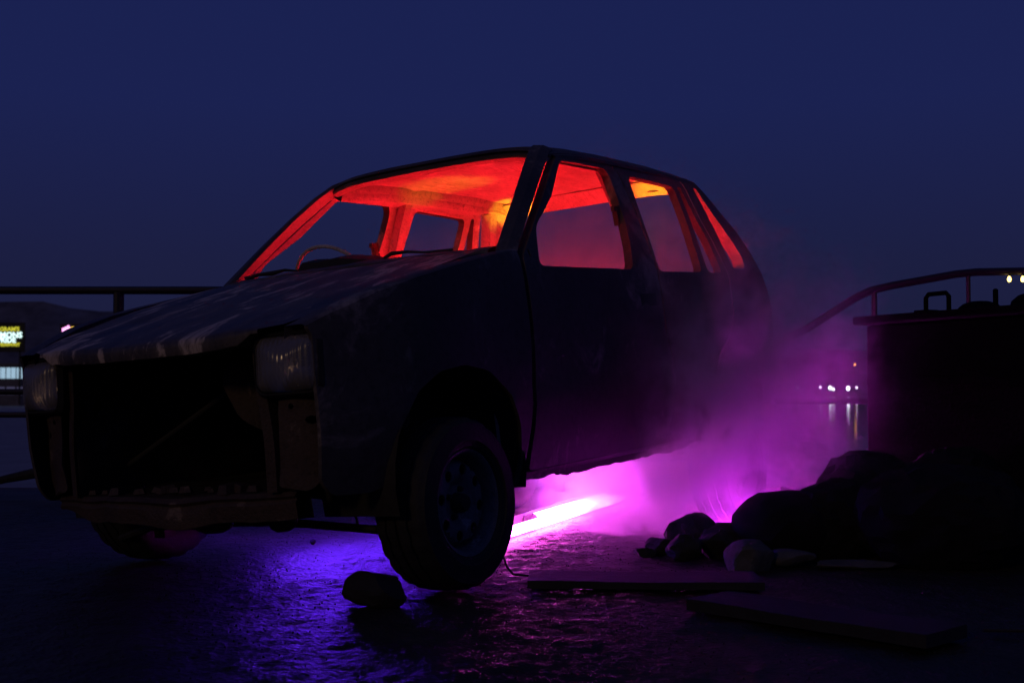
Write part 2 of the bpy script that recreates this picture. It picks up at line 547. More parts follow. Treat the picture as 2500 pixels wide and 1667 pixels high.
shore_lamp(2070, 948, 4.4, M['lamp_w'], 'bright single white lamp across the water near the black tank')
shore_lamp(2091, 946, 1.8, M['lamp_w'], 'dim white lamp touching the edge of the black tank')
shore_lamp(2087, 890, 2.4, M['lamp_o'], 'orange lamp on the hillside above the white shore lamps', 905.0, 0.0)

# ================================================================== the burnt-out car
# car frame: x forward from the front axle, y to the car's left, z up from its nominal road
CAR_R = Matrix(((-0.5336, 0.8420, -0.0793), (-0.8438, -0.5364, -0.0176), (-0.0573, 0.0575, 0.9967)))
CAR_T = Vector((-0.7001, 4.0899, 0.0251))
car = empty('car')
car.matrix_world = Matrix.Translation(CAR_T) @ CAR_R.to_4x4()
tag(car, 'burnt out small hatchback shell glowing red inside, with purple smoke and light beneath it', 'car')
def car_to_world(p): return CAR_R @ Vector(p) + CAR_T

PZ = [(.10, .622), (.15, .635), (.21, .650), (.35, .685), (.47, .702), (.485, .704), (.497, .697), (.60, .702), (.75, .700), (.90, .688),
      (1.10, .625), (1.317, .547), (1.36, .520), (1.45, .460)]
_zz = np.linspace(.05, 1.5, 291)
_yy = np.interp(_zz, [a for a, _ in PZ], [b for _, b in PZ])
_ys = np.convolve(np.pad(_yy, 5, mode='edge'), np.ones(11) / 11, 'same')[5:-5]
_ys = np.where((_zz > .43) & (_zz < .54), _yy, _ys)
def Ys(x, z):
    y = float(np.interp(z, _zz, _ys))
    if x > 0: y *= 1 - .14 * (x / .52) ** 2
    if x < -1.9: y *= 1 - .045 * ((-1.9 - x) / .7) ** 2
    y += .0035 * fbm((x * 2.3, z * 2.6, 5.0), 3)
    return y

def side_panel(name, outer, holes, s, t, mats=None, parent=car, step=.045, rnd=.02, hr=.035, edge_mi=0):
    O = round_poly(outer, rnd, 3); Hs = [round_poly(h, hr, 5) for h in holes]
    v, tr = flat_fill(O, Hs, step)
    mb = MB()
    shell(v, tr, lambda x, z: Vector((x, s * Ys(x, z), z)), lambda x, z: Vector((0, -s * t, 0)), mb, edge_mi)
    return mb.build(name, mats or [M['body'], M['inner']], parent, angle=40)

ARCH_F = [(-.336, .194), (-.358, .283), (-.33, .401), (-.262, .503), (-.157, .57), (-.032, .592), (.09, .578), (.18, .53), (.25, .45), (.288, .36), (.30, .27)]
FENDER = [(-.374, .200)] + ARCH_F + [(.36, .262), (.47, .268), (.508, .31), (.516, .44), (.519, .548), (.522, .60), (.520, .70), (.536, .724), (.47, .752), (.303, .810), (.15, .850), (.005, .880),
          (-.15, .909), (-.282, .932), (-.36, .944), (-.424, .950), (-.418, .70), (-.405, .45), (-.39, .30)]
DOOR_F = [(-.414, .235), (-.416, .30), (-.428, .45), (-.440, .70), (-.446, .925), (-.478, .952), (-.660, 1.100), (-.792, 1.204), (-.905, 1.290), (-.985, 1.343),
          (-1.10, 1.352), (-1.30, 1.354), (-1.405, 1.350), (-1.425, 1.30), (-1.440, 1.19), (-1.436, 1.05), (-1.430, .905), (-1.432, .67), (-1.482, .55), (-1.482, .40), (-1.445, .235)]
WIN_F = [(-.536, .901), (-1.223, .905), (-1.273, .997), (-1.303, 1.087), (-1.324, 1.192), (-1.334, 1.289), (-1.312, 1.320), (-.974, 1.317), (-.793, 1.161), (-.605, 1.043)]
DOOR_R = [(-1.455, .235), (-1.492, .40), (-1.492, .553), (-1.442, .672), (-1.440, .905), (-1.446, 1.05), (-1.450, 1.19), (-1.435, 1.30), (-1.415, 1.350),
          (-1.60, 1.352), (-1.80, 1.348), (-2.012, 1.342), (-2.040, 1.31), (-2.070, 1.155), (-2.112, 1.06), (-2.140, .95), (-2.152, .90), (-2.14, .74), (-2.07, .64), (-1.95, .57), (-1.88, .47), (-1.845, .34), (-1.835, .235)]
WIN_R = [(-1.446, .903), (-1.861, .908), (-1.905, 1.13), (-1.920, 1.292), (-1.508, 1.306), (-1.468, 1.11), (-1.459, 1.008)]
WIN_R = [(x - .006 if x > -1.5 else x, z) for x, z in WIN_R]
TRI = [(-1.966, 1.298), (-1.953, 1.13), (-1.925, .908), (-2.088, .910), (-2.064, 1.06), (-2.022, 1.155), (-1.988, 1.298)]
QUARTER = [(-2.162, .90), (-2.197, .915), (-2.180, 1.00), (-2.140, 1.155), (-2.098, 1.30), (-2.07, 1.343),
           (-2.12, 1.352), (-2.214, 1.338), (-2.281, 1.286), (-2.39, 1.200), (-2.509, 1.112), (-2.600, 1.018), (-2.655, .925), (-2.69, .84), (-2.705, .75), (-2.70, .45), (-2.66, .35),
           (-2.50, .30), (-2.475, .38), (-2.42, .48), (-2.34, .555), (-2.25, .595), (-2.15, .598), (-2.04, .565), (-1.95, .50), (-1.895, .41), (-1.875, .30), (-1.865, .215),
           (-1.847, .215), (-1.857, .34), (-1.892, .465), (-1.962, .562), (-2.078, .632), (-2.15, .735)]
WIN_Q = [(-2.148, 1.308), (-2.185, 1.18), (-2.232, 1.00), (-2.250, .936), (-2.395, .938), (-2.428, .955), (-2.428, 1.005), (-2.362, 1.085), (-2.278, 1.175), (-2.205, 1.268), (-2.178, 1.308)]

for s in (1, -1):
    side = 'left' if s > 0 else 'right'
    side_panel('front_fender', FENDER, [], s, .012, [M['body'], M['dark']])
    slot = [(-.497 + .006 * math.cos(t), .943 + .016 * math.sin(t)) for t in np.linspace(0, 6.2832, 9)[:-1]]
    d = side_panel('front_door', DOOR_F, [WIN_F, slot], s, .034)
    # recess where the handle was, and the mirror's sail plate hole
    hb = MB(); hb.add([(-1.24, s * (Ys(-1.24, .79) + .0015), .765), (-1.38, s * (Ys(-1.38, .79) + .0015), .768), (-1.38, s * (Ys(-1.38, .82) + .0015), .815), (-1.24, s * (Ys(-1.24, .82) + .0015), .812),
                       (-1.25, s * (Ys(-1.24, .79) - .012), .772), (-1.37, s * (Ys(-1.38, .79) - .012), .774), (-1.37, s * (Ys(-1.38, .82) - .012), .808), (-1.25, s * (Ys(-1.24, .82) - .012), .806)],
                      [(0, 1, 5, 4), (1, 2, 6, 5), (2, 3, 7, 6), (3, 0, 4, 7), (0, 3, 2, 1)])
    hb.build('handle_recess', M['soot_trim'], d, smooth=False)
    # window channel left standing against the B side of the opening
    MB().box((-1.30, s * (Ys(-1.3, 1.10) - .03), 1.125), (.030, .02, .075), Matrix.Rotation(.18, 3, 'Y')).box((-1.283, s * (Ys(-1.3, 1.10) - .03), 1.150), (.03, .015, .02)).build('window_catch', M['rust'], d, smooth=False)
    r_ = side_panel('rear_door', DOOR_R, [WIN_R, TRI], s, .034)
    hb2 = MB()
    hb2.v = [(x - .66, y, z + .003) for x, y, z in hb.v]; hb2.f = hb.f; hb2.m = hb.m
    hb2.build('handle_recess', M['soot_trim'], r_, smooth=False)
    Q_ = [(-2.162, .90), (-2.150, .95), (-2.122, 1.06), (-2.080, 1.155), (-2.050, 1.31), (-2.022, 1.345)] + QUARTER[6:] if s > 0 else QUARTER
    side_panel('rear_quarter_panel', Q_, [WIN_Q], s, .055, hr=.03, edge_mi=1)
    # inner B post behind the two door frames
    mb = MB()
    mb.grid([[(-1.375 - .02 * t + dx, s * (Ys(-1.4, z) - .055 - dy), z) for dx, dy in ((.020, -.018), (-.045, -.018), (-.035, .015), (.010, .015))] for t, z in [(k / 8, .24 + k / 8 * 1.10) for k in range(9)]], close=True)
    mb.build('inner_pillar', M['inner'], car)
    # hinge post between fender and door
    rows = []
    for z in np.linspace(.22, .94, 9):
        yo = Ys(-.40, z) - .018
        rows.append([(-.352, s * .555, z), (-.352, s * (yo - .002), z), (-.425, s * (yo - .024), z), (-.44, s * .60, z), (-.44, s * .555, z)])
    mb = MB()
    for i in range(5): mb.grid([[r[i], r[(i + 1) % 5]] for r in rows], mi=0 if i < 2 else 1)
    mb.build('hinge_pillar', [M['dark'], M['inner']], car)
    # A pillar
    tr_ = [(-.385, .90), (-.452, .966), (-.634, 1.119), (-.764, 1.222), (-.875, 1.304), (-.945, 1.350), (-.990, 1.366)]
    tf_ = [(-.335, .618, .90), (-.405, .607, .966), (-.565, .568, 1.108), (-.700, .532, 1.222), (-.815, .497, 1.312), (-.893, .470, 1.364), (-.945, .455, 1.384)]
    rows = []
    for (rx, rz), (fx, fy, fz) in zip(tr_, tf_):
        yo = Ys(rx, rz) - .004
        rows.append([(fx, s * fy, fz), (rx * .5 + fx * .5 + .008, s * (yo * .5 + fy * .5 + .007), rz * .5 + fz * .5 + .005), (rx, s * yo, rz), (rx - .032, s * (yo - .030), rz - .006), (fx - .006, s * (fy - .010), fz - .007)])
    mb = MB()
    for i in range(5):
        mb.grid([[r[i], r[(i + 1) % 5]] for r in rows], mi=1 if i in (2, 3) else 0)
    mb.build('windscreen_pillar', [M['body'], M['inner']], car)
    # top of the fender rolled in to the bonnet gap
    rows = []
    for x, z in [(.536, .724), (.47, .752), (.303, .810), (.15, .850), (.005, .880), (-.15, .909), (-.282, .932), (-.36, .944), (-.424, .950)]:
        yo = Ys(x, z)
        rows.append([(x, s * (yo - .0005), z - .001), (x, s * (yo - .012), z + .005), (x, s * (yo - .035), z + .006), (x, s * (yo - .075), z + .004), (x, s * (yo - .078), z - .03)])
    MB().grid(rows).build('fender_top', M['body'], car)

# roof ------------------------------------------------------------
ZC = [(-2.30, 1.362), (-2.26, 1.376), (-2.20, 1.392), (-2.1, 1.404), (-1.8, 1.416), (-1.4, 1.420), (-1.15, 1.416), (-1.0, 1.405), (-.93, 1.396), (-.86, 1.384)]
def roof_z(x, y):
    a = abs(y) / .525
    return interp(x, ZC) - (.006 * a ** 2 + .030 * a ** 5 + .022 * a ** 14)
def xfront(y): return -.872 - .055 * (abs(y) / .5) ** 2.2
def xrear(y): return -2.262 + .045 * (abs(y) / .5) ** 2.4
YS = [.525 * math.sin(t) for t in np.linspace(-math.pi / 2, math.pi / 2, 33)]
rows = []
for k in range(26):
    t = k / 25
    rows.append([(xfront(y) * (1 - t) + xrear(y) * t, y, roof_z(xfront(y) * (1 - t) + xrear(y) * t, y) + .002 * fbm((3 * t, y * 3, 2))) for y in YS])
mb = MB(); mb.grid(rows)
lo = [[(x, y, z - .012) for x, y, z in r] for r in rows]
mb.grid(lo, mi=1)
ring = lambda R: [p for p in R[0]] + [r[-1] for r in R[1:]] + [p for p in R[-1][::-1][1:]] + [r[0] for r in R[::-1][1:-1]]
mb.grid([ring(rows), ring(lo)], close=True)
mb.build('roof', [M['body'], M['inner']], car)
for s in (1, -1):   # drip rail and inner roof rail
    rows = []
    for k in range(24):
        x = -.955 - k / 23 * 1.255
        ztop = roof_z(x, .525) - .004
        yd = Ys(x, 1.345) + .002
        rows.append([(x, s * .521, ztop + .004), (x, s * (yd + .006), ztop - .004), (x, s * (yd + .008), ztop - .018), (x, s * (yd - .004), 1.337 if x > -2.0 else ztop - .02), (x, s * (yd - .030), 1.335 if x > -2.0 else ztop - .02), (x, s * .50, ztop - .01)])
    MB().grid(rows, close=True).build('drip_rail', M['body'], car)
    rows = []
    for k in range(24):
        x = -.93 - k / 23 * 1.30
        z0 = roof_z(x, .42) - .030
        lo_ = .02 * smooth_step(-1.9, -2.2, x)
        rows.append([(x, s * .414, z0 + .026), (x, s * .426, z0 + .026), (x, s * .428, z0 - .004), (x, s * .436, z0 - .024), (x, s * .440, z0 - .024), (x, s * .441, z0 - .010), (x, s * .450, z0 - .010), (x, s * .452, z0 - .036), (x, s * .462, z0 - .052 + lo_), (x, s * .490, 1.318 + lo_), (x, s * .515, 1.312 + lo_), (x, s * .520, 1.345)])
    MB().grid(rows).build('roof_rail', M['inner'], car)
# ceiling sheet with pressed ribs
rows = []
for k in range(60):
    t = k / 59
    row = []
    for y in np.linspace(-.414, .414, 27):
        x = (xfront(y) - .045) * (1 - t) + (xrear(y) + .10) * t
        rib = .010 * math.exp(-((x + 1.38) / .035) ** 2)
        row.append((x, y, roof_z(x, y) - .026 - rib + .003 * fbm((x * 3, y * 4, 9))))
    rows.append(row)
MB().grid(rows).build('ceiling_sheet', M['lining'], car)
# windscreen header
rows = []
for y in np.linspace(-.475, .475, 25):
    x0 = xfront(y); z0 = roof_z(x0, y)
    rows.append([(x0 - .004, y, z0 + .001), (x0 + .014, y, z0 - .009), (x0 + .017, y, z0 - .014), (x0 + .002, y, z0 - .017), (x0 + .022, y, z0 - .026), (x0 + .020, y, z0 - .040), (x0 - .012, y, z0 - .048), (x0 - .075, y, z0 - .030)])
mb = MB()
for i in range(8):
    mb.grid([[r[i], r[(i + 1) % 8]] for r in rows], mi=1 if i in (2, 5, 6) else 0)
mb.build('windscreen_header', [M['body'], M['inner']], car)
# tailgate header with two slots, and the tailgate frame
hdr = round_poly([(-.50, 0), (.50, 0), (.50, .115), (-.50, .115)], .02, 3)
slots = [[(cx + .032 * math.cos(t), .030 + .006 * math.sin(t)) for t in np.linspace(0, 2 * math.pi, 14)[:-1]] for cx in (-.27, .33)]
v, tr = flat_fill(hdr, slots, .04)
mb = MB()
def hdr_fn(u, w):
    t = w / .115
    x = xrear(u) + .085 + .055 * (1 - t) * -1.0 + .05 * t
    return Vector((x - .01 + .02 * (1 - t) * 0, u, roof_z(-2.2, u) - .078 + .055 * t ** .8))
shell(v, tr, hdr_fn, lambda u, w: Vector((-.015, 0, .010)), mb)
mb.build('tailgate_header', [M['inner'], M['inner']], car)
for s in (1, -1):
    mb = MB(); rows = []
    for x, z in ((-2.215, 1.345), (-2.281, 1.290), (-2.39, 1.204), (-2.509, 1.116), (-2.600, 1.022), (-2.655, .93), (-2.69, .84), (-2.70, .70)):
        yo = Ys(x, z)
        rows.append([(x, s * (yo - .002), z), (x - .012, s * (yo - .03), z + .006), (x - .010, s * (yo - .062), z + .003), (x + .015, s * (yo - .060), z - .012), (x + .02, s * (yo - .03), z - .014)])
    for i in range(5):
        mb.grid([[r[i], r[(i + 1) % 5]] for r in rows], mi=0 if i < 2 else 1)
    mb.build('tailgate_pillar', [M['body'], M['inner']], car)
v, tr = flat_fill(round_poly([(-.63, .30), (.63, .30), (.63, .74), (-.63, .74)], .04, 3), [], .08)
mb = MB(); shell(v, tr, lambda u, w: Vector((-2.715 + .02 * (u / .6) ** 2, u, w)), lambda u, w: Vector((.03, 0, 0)), mb)
mb.build('rear_panel', [M['body'], M['inner']], car)

# bonnet ------------------------------------------------------------
HZ = [(-.40, .962), (-.30, .948), (-.2, .928), (0, .880), (.15, .843), (.28, .807), (.40, .772), (.50, .742), (.56, .722), (.60, .704)]
def hood_z(x, y): return interp(x, HZ) + .014 * (1 - (y / .6) ** 2) + .004 * math.exp(-((abs(y) - .36) / .03) ** 2)
def hood_w(x): return Ys(x, interp(x, HZ)) - .083
def hood_front(y): return .600 - .035 * (abs(y) / .45) ** 2.0
def hood_back(y): return -.235 - .10 * (abs(y) / .6) ** 2
rows = []
for k in range(41):
    t = k / 40
    row = []
    for j in range(41):
        q = -1 + 2 * j / 40
        y = q * .57
        x = hood_front(y) * (1 - t) + hood_back(y) * t
        w = hood_w(x)
        if t < .025: w = min(w, .452 + .055 * (t / .025) ** .5)     # cut back round the headlamps
        y = q * w
        x = hood_front(y) * (1 - t) + hood_back(y) * t
        dent = .010 * math.exp(-((x - .30) / .05) ** 2 - ((y + .28) / .10) ** 2)
        row.append((x, y, hood_z(x, y) + .004 * fbm((x * 4, y * 4, 1)) - dent))
    rows.append(row)
lf = lambda y: 1 - .72 * smooth_step(.385, .43, abs(y))
lip = [(x + .006 * lf(y), y, z - .016 * lf(y)) for x, y, z in rows[0]]
lip2 = [(x + .002, y, z - (.040 + .003 * fbm((0, y * 9, 3))) * lf(y)) for x, y, z in rows[0]]
lip3 = [(x - .045, y, z - .044 * lf(y)) for x, y, z in rows[0]]
mb = MB(); mb.grid([lip3, lip2, lip] + rows)
mb.build('bonnet', M['bonnet'], car, angle=50)
# scuttle under the windscreen, charred dash, wiper stubs
rows = []
for y in np.linspace(-.60, .60, 25):
    xb = hood_back(y)
    j = .006 * fbm((y * 11, 0, 4))
    rows.append([(xb - .008, y, hood_z(xb, y) - .03), (xb - .03, y, .958 + j), (xb - .07, y, .970 + j), (xb - .12, y, .974 + .5 * j), (xb - .16, y, .94), (xb - .16, y, .86)])
MB().grid(rows).build('scuttle_panel', M['body'], car)
rows = []
for y in np.linspace(-.55, .50, 30):
    hgt = .968 + .062 * smooth_step(-.40, -.34, y) * (1 - smooth_step(-.16, .18, y)) + .008 * fbm((y * 14, 1, 2))
    rows.append([(-.50, y, .90), (-.52, y, hgt - .01), (-.60, y, hgt + .006), (-.68, y, hgt - .006), (-.72, y, hgt - .07), (-.70, y, .70)])
MB().grid(rows).build('dashboard', M['soot_trim'], car)
mb = MB().tube([(-.38, -.49, .975), (-.42, -.462, .991), (-.43, -.40, .990), (-.42, -.33, .994), (-.41, -.26, .983)], [.011, .007, .010, .006, .004], 6)
mb.build('wiper_arm', M['soot_trim'], car)
MB().tube([(-.42, .13, .985), (-.44, .15, 1.000), (-.44, .22, .998), (-.43, .30, .986), (-.42, .42, .980)], [.006, .008, .005, .004, .006], 6).build('wiper_arm', M['soot_trim'], car)
# steering wheel: bare ring on a column
sw = empty('steering_wheel', (-.72, -.345, .930), car)
sw.rotation_euler = (0, math.radians(-62), 0)
ringp = [(0.182 * math.cos(t), .182 * math.sin(t), 0) for t in np.linspace(0, 2 * math.pi, 37)]
MB().tube(ringp, .0075, 8, cap=False).build('rim', M['inner'], sw)
for a in (2.2, 3.14, 4.08): MB().tube([(.03 * math.cos(a), .03 * math.sin(a), -.02), (.18 * math.cos(a), .18 * math.sin(a), 0)], .007, 6).build('spoke', M['rust'], sw)
MB().tube([(0, 0, -.01), (0, 0, -.35)], .022, 8).build('steering_column', M['rust'], sw)

# floor, firewall, engine bay ------------------------------------------------------------
v, tr = flat_fill([(-.36, -.62), (-.36, .62), (-2.68, .60), (-2.68, -.60)], [], .12)
mb = MB(); shell(v, tr, lambda u, w: Vector((u, w, .235 + (.20 * smooth_step(-1.75, -1.95, u)))), lambda u, w: Vector((0, 0, .02)), mb)
mb.build('floor_pan', [M['dark'], M['inner']], car)
v, tr = flat_fill([(-.60, .24), (.60, .24), (.60, .93), (-.60, .93)], [], .1)
mb = MB(); shell(v, tr, lambda u, w: Vector((-.33 + .02 * fbm((u * 3, w * 3, 1)), u, w)), lambda u, w: Vector((-.02, 0, 0)), mb)
mb.build('firewall', [M['dark'], M['inner']], car)
for s in (1, -1):
    ap = round_poly([(.50, .28), (.50, .66), (.30, .76), (-.30, .84), (-.33, .24), (.0, .22), (.31, .24)], .02, 3)
    v, tr = flat_fill(ap, [[(.40 + .025 * math.cos(t), .55 + .025 * math.sin(t)) for t in np.linspace(0, 6.28, 10)[:-1]]], .06)
    mb = MB(); shell(v, tr, lambda x, z: Vector((x, s * (.40 + .015 * fbm((x * 5, z * 5, s))), z)), lambda x, z: Vector((0, s * .012, 0)), mb)
    mb.build('inner_fender', [M['rust'], M['dark']], car)
    # wheel housing
    rows = []
    for t in np.linspace(-.25, math.pi + .25, 17):
        rows.append([(-.03 + .34 * math.cos(t), s * y, .27 + .325 * math.sin(t)) for y in (.405, .55, .675)])
    MB().grid(rows).build('wheel_housing', M['dark'], car)
    rows = []
    for t in np.linspace(-.1, math.pi + .1, 17):
        rows.append([(-2.175 + .325 * math.cos(t), s * y, .27 + .335 * math.sin(t)) for y in (.43, .55, .655)])
    mb = MB().grid(rows); mb.add([r[0] for r in rows], [tuple(range(17))])
    mb.build('wheel_housing', [M['dark']], car)
    # side sill with its rotten lower flange
    rows = []
    for x in np.linspace(-.345, -1.86, 70):
        j = .014 * fbm((x * 7, s * 3, 1), 4) - .012 * smooth_step(.1, .4, fbm((x * 3, 2, s), 2))
        rows.append([(x, s * .600, .245), (x, s * (Ys(x, .232) - .006), .232), (x, s * (Ys(x, .222) - .008), .222), (x, s * .636, .216), (x, s * .634, .192 - j), (x, s * .629, .192 - j), (x, s * .60, .22)])
    MB().grid(rows, close=True).build('side_sill', M['body'], car)
    # radiator support post and the battered panel under the lamp
    rows = []
    for z in np.linspace(.285, .70, 16):
        w = .020 * math.sin((z - .28) * 9) * .4
        y0 = .376 + .016 * smooth_step(.60, .40, z) + w * .3
        rows.append([(.512, s * y0, z), (.516, s * (y0 + .004), z), (.505, s * (y0 + .030), z), (.44, s * (y0 + .034), z), (.44, s * (y0 + .026), z), (.50, s * (y0 + .006), z)])
    MB().grid(rows, close=True).build('radiator_post', M['rust'], car)
    pn = round_poly([(.440, .30), (.455, .42), (.450, .552), (.575, .548), (.592, .47), (.585, .34), (.53, .285)], .015, 3)
    v, tr = flat_fill(pn, [[(.492 + .009 * math.cos(t), .515 + .008 * math.sin(t)) for t in np.linspace(0, 6.28, 9)[:-1]], [(.545 + .016 * math.cos(t), .475 + .012 * math.sin(t)) for t in np.linspace(0, 6.28, 9)[:-1]]], .028)
    mb = MB(); shell(v, tr, lambda u, w: Vector((.510 - .06 * ((u - .44) / .15) ** 2 + .012 * fbm((u * 14, w * 12, s), 4), s * u, w)), lambda u, w: Vector((-.006, 0, 0)), mb)
    mb.build('lamp_valance', [M['rust'], M['dark']], car)

# bent rusted plates and a strut in the empty engine bay
v, tr = flat_fill(round_poly([(.07, .60), (.10, .66), (.27, .655), (.345, .60), (.345, .36), (.29, .34), (.20, .44), (.12, .50)], .03, 4), [[(.235, .615), (.25, .50), (.262, .46), (.268, .58)]], .035)
mb = MB(); shell(v, tr, lambda u, w: Vector((.30 + .035 * fbm((u * 7, w * 6, 2.2), 4) + .05 * math.sin(u * 16), u, w)), lambda u, w: Vector((-.006, 0, 0)), mb)
mb.build('torn_bay_plate', [M['rust'], M['dark']], car)
MB().tube([(.30, -.40, .36), (.24, -.10, .52), (.15, .15, .68)], .009, 8).build('bay_strut', M['dark'], car)
v, tr = flat_fill([(-.34, -.40), (.47, -.40), (.47, .40), (-.34, .40)], [], .08)
mb = MB(); shell(v, tr, lambda u, w: Vector((u, w, .262 + .02 * fbm((u * 4, w * 4, 3)))), lambda u, w: Vector((0, 0, .006)), mb)
mb.build('added_bay_tray', M['dark'], car)  # unseen tray added to keep the tubes' magenta out of the bay
# front cross member, dented
rows = []
for y in np.linspace(-.53, .47, 42):
    sag = .010 * fbm((y * 5, 0, 7), 4) - .018 * math.exp(-((y - .02) / .12) ** 2)
    xx = .520 - .05 * (y / .5) ** 2 + .008 * fbm((y * 8, 3, 1))
    end = .035 * smooth_step(-.30, -.52, y)
    rows.append([(xx - .05, y, .285 + sag * .3), (xx, y, .282 + sag * .4), (xx + .012, y, .270 + sag * .5), (xx + .002, y, .262 + sag * .6), (xx + .010, y, .250 + sag), (xx + .004, y, .205 + sag + end), (xx - .06, y, .200 + sag + end)])
MB().grid(rows, close=True).build('front_cross_member', M['rust'], car)
for k in range(16):
    mb = MB()
    y = -.36 + .045 * k + random.uniform(-.02, .02); q = random.uniform(.010, .028)
    mb.box((.46 + random.uniform(-.03, .03), y, .287 + q * .4), (q * 1.8, q * 2.2, q), Matrix.Rotation(random.uniform(0, 3), 3, 'Z') @ Matrix.Rotation(random.uniform(-.3, .3), 3, 'X'), taper=.7)
    mb.build('burnt_fragment', M['rust'], car, smooth=False)
# underbody: engine mount lumps, anti roll bar, control arms, brake pipes
for y, w, h in ((.02, .16, .055), (.22, .17, .035), (.30, .08, .05)):
    mb = MB(); mb.add([(.36 + .05 * math.cos(a) * b, y + w / 2 * math.sin(a) * b, .21 - h * c) for b, c in ((1.1, 0), (1, .4), (.8, .85), (.45, 1.05)) for a in np.linspace(0, 6.2832, 13)[:-1]],
           [(r * 12 + k, r * 12 + (k + 1) % 12, (r + 1) * 12 + (k + 1) % 12, (r + 1) * 12 + k) for r in range(3) for k in range(12)] + [tuple(range(36, 48))])
    mb.build('engine_mount', M['dark'], car)
MB().tube([(.20, -.58, .11), (.23, -.40, .15), (.235, -.1, .164), (.22, .12, .164), (.205, .25, .156), (.19, .50, .136), (.08, .57, .12)], .0125, 8).build('anti_roll_bar', M['dark'], car)
for s in (1, -1):
    MB().tube([(.02, s * .20, .20), (.01, s * .42, .16), (0, s * .56, .12)], [.026, .02, .022], 8).build('control_arm', M['rust'], car)
    mb = MB().box((.06, s * .50, .19), (.05, .07, .13), Matrix.Rotation(.3, 3, 'X')).box((.08, s * .545, .225), (.03, .03, .10)).box((.10, s * .48, .12), (.05, .05, .045))
    mb.build('steering_knuckle', M['rust'], car, smooth=False)
    MB().tube([(0, s * .48, .18), (-.03, s * .44, .62)], [.035, .028], 10).build('suspension_strut', M['rust'], car)
MB().tube([(.15, .36, .21), (.12, .37, .16), (.13, .385, .125)], .004, 5).build('loose_wire', M['dark'], car)
for k in range(2):
    MB().tube([(-.30, .22 - .03 * k, .225), (-.7, .24 - .03 * k, .19), (-1.0, .22 - .02 * k, .165), (-1.4, .15, .175), (-1.9, .12, .26)], .009 - .002 * k, 7).build('brake_pipe', M['rust'], car)
MB().tube([(-1.45, .2, .17), (-1.40, .22, .185), (-1.36, .26, .20)], .004, 5).build('loose_wire', M['rust'], car)
MB().tube([(-2.175, -.56, .14), (-2.175, .56, .12)], .032, 10).build('rear_axle', M['dark'], car)

# headlamps ------------------------------------------------------------
mglass, nt, out = new_mat('fluted_lamp_glass')
L = nt.links.new
tc = N(nt, 'ShaderNodeTexCoord')
wv = N(nt, 'ShaderNodeTexWave', Scale=22, Distortion=.2); wv.bands_direction = 'Y'
L(tc.outputs['Object'], wv.inputs['Vector'])
nz = N(nt, 'ShaderNodeTexNoise', Scale=18, Detail=6); L(tc.outputs['Object'], nz.inputs['Vector'])
bs = N(nt, 'ShaderNodeBsdfPrincipled', Roughness=.14)
bs.inputs['Base Color'].default_value = (.62, .60, .58, 1)
bs.inputs['Transmission Weight'].default_value = .80
bs.inputs['IOR'].default_value = 1.5
rg = N(nt, 'ShaderNodeMapRange'); rg.inputs['From Min'].default_value = .35; rg.inputs['From Max'].default_value = .7; rg.inputs['To Min'].default_value = .08; rg.inputs['To Max'].default_value = .35
L(nz.outputs['Fac'], rg.inputs['Value']); L(rg.outputs[0], bs.inputs['Roughness'])
bp = N(nt, 'ShaderNodeBump', Strength=.35, Distance=.004); L(wv.outputs['Fac'], bp.inputs['Height']); L(bp.outputs[0], bs.inputs['Normal'])
L(bs.outputs[0], out.inputs['Surface'])
mrefl, nt, out = new_mat('lamp_reflector')
bs = N(nt, 'ShaderNodeBsdfPrincipled', Roughness=.28, Metallic=1.0); bs.inputs['Base Color'].default_value = (.30, .27, .24, 1)
nt.links.new(bs.outputs[0], out.inputs['Surface'])

def rrect(w, h, r, n=8):
    P = []
    for cx, cy_, a0 in ((w / 2 - r, h / 2 - r, 0), (-w / 2 + r, h / 2 - r, 90), (-w / 2 + r, -h / 2 + r, 180), (w / 2 - r, -h / 2 + r, 270)):
        for k in range(n + 1):
            a = math.radians(a0 + 90 * k / n); P.append((cx + r * math.cos(a), cy_ + r * math.sin(a)))
    return P
for s in (1, -1):
    h = empty('headlamp', (.520, s * .508, .629), car)
    h.rotation_euler = (0, math.radians(-3), s * math.radians(9))
    mb = MB(); rows = []
    for sc_, bulge in ((1.0, -.012), (1.0, .004), (.93, .016), (.75, .028), (.5, .038), (.22, .043), (.02, .044)):
        rows.append([(bulge, y, z) for y, z in rrect(.194 * sc_, .150 * sc_, .030 * sc_ + .001)])
    mb.grid(rows, close=True).build('lens', mglass, h)
    mb = MB(); rows = []
    for sc_, dep in ((.98, -.004), (.9, -.03), (.7, -.052), (.4, -.066), (.1, -.072)):
        rows.append([(dep, y, z) for y, z in rrect(.194 * sc_, .150 * sc_, .030 * sc_ + .001)])
    mb.grid(rows, close=True).build('reflector', mrefl, h)
    mb = MB(); rows = []
    for w, hh, dx in ((.195, .151, -.004), (.198, .154, .006), (.202, .162, .008), (.216, .178, -.008), (.196, .170, -.035), (.16, .14, -.09)):
        rows.append([(dx, y, z) for y, z in rrect(w, hh, .034)])
    mb.grid(rows, close=True).build('bezel', M['soot_trim'], h)

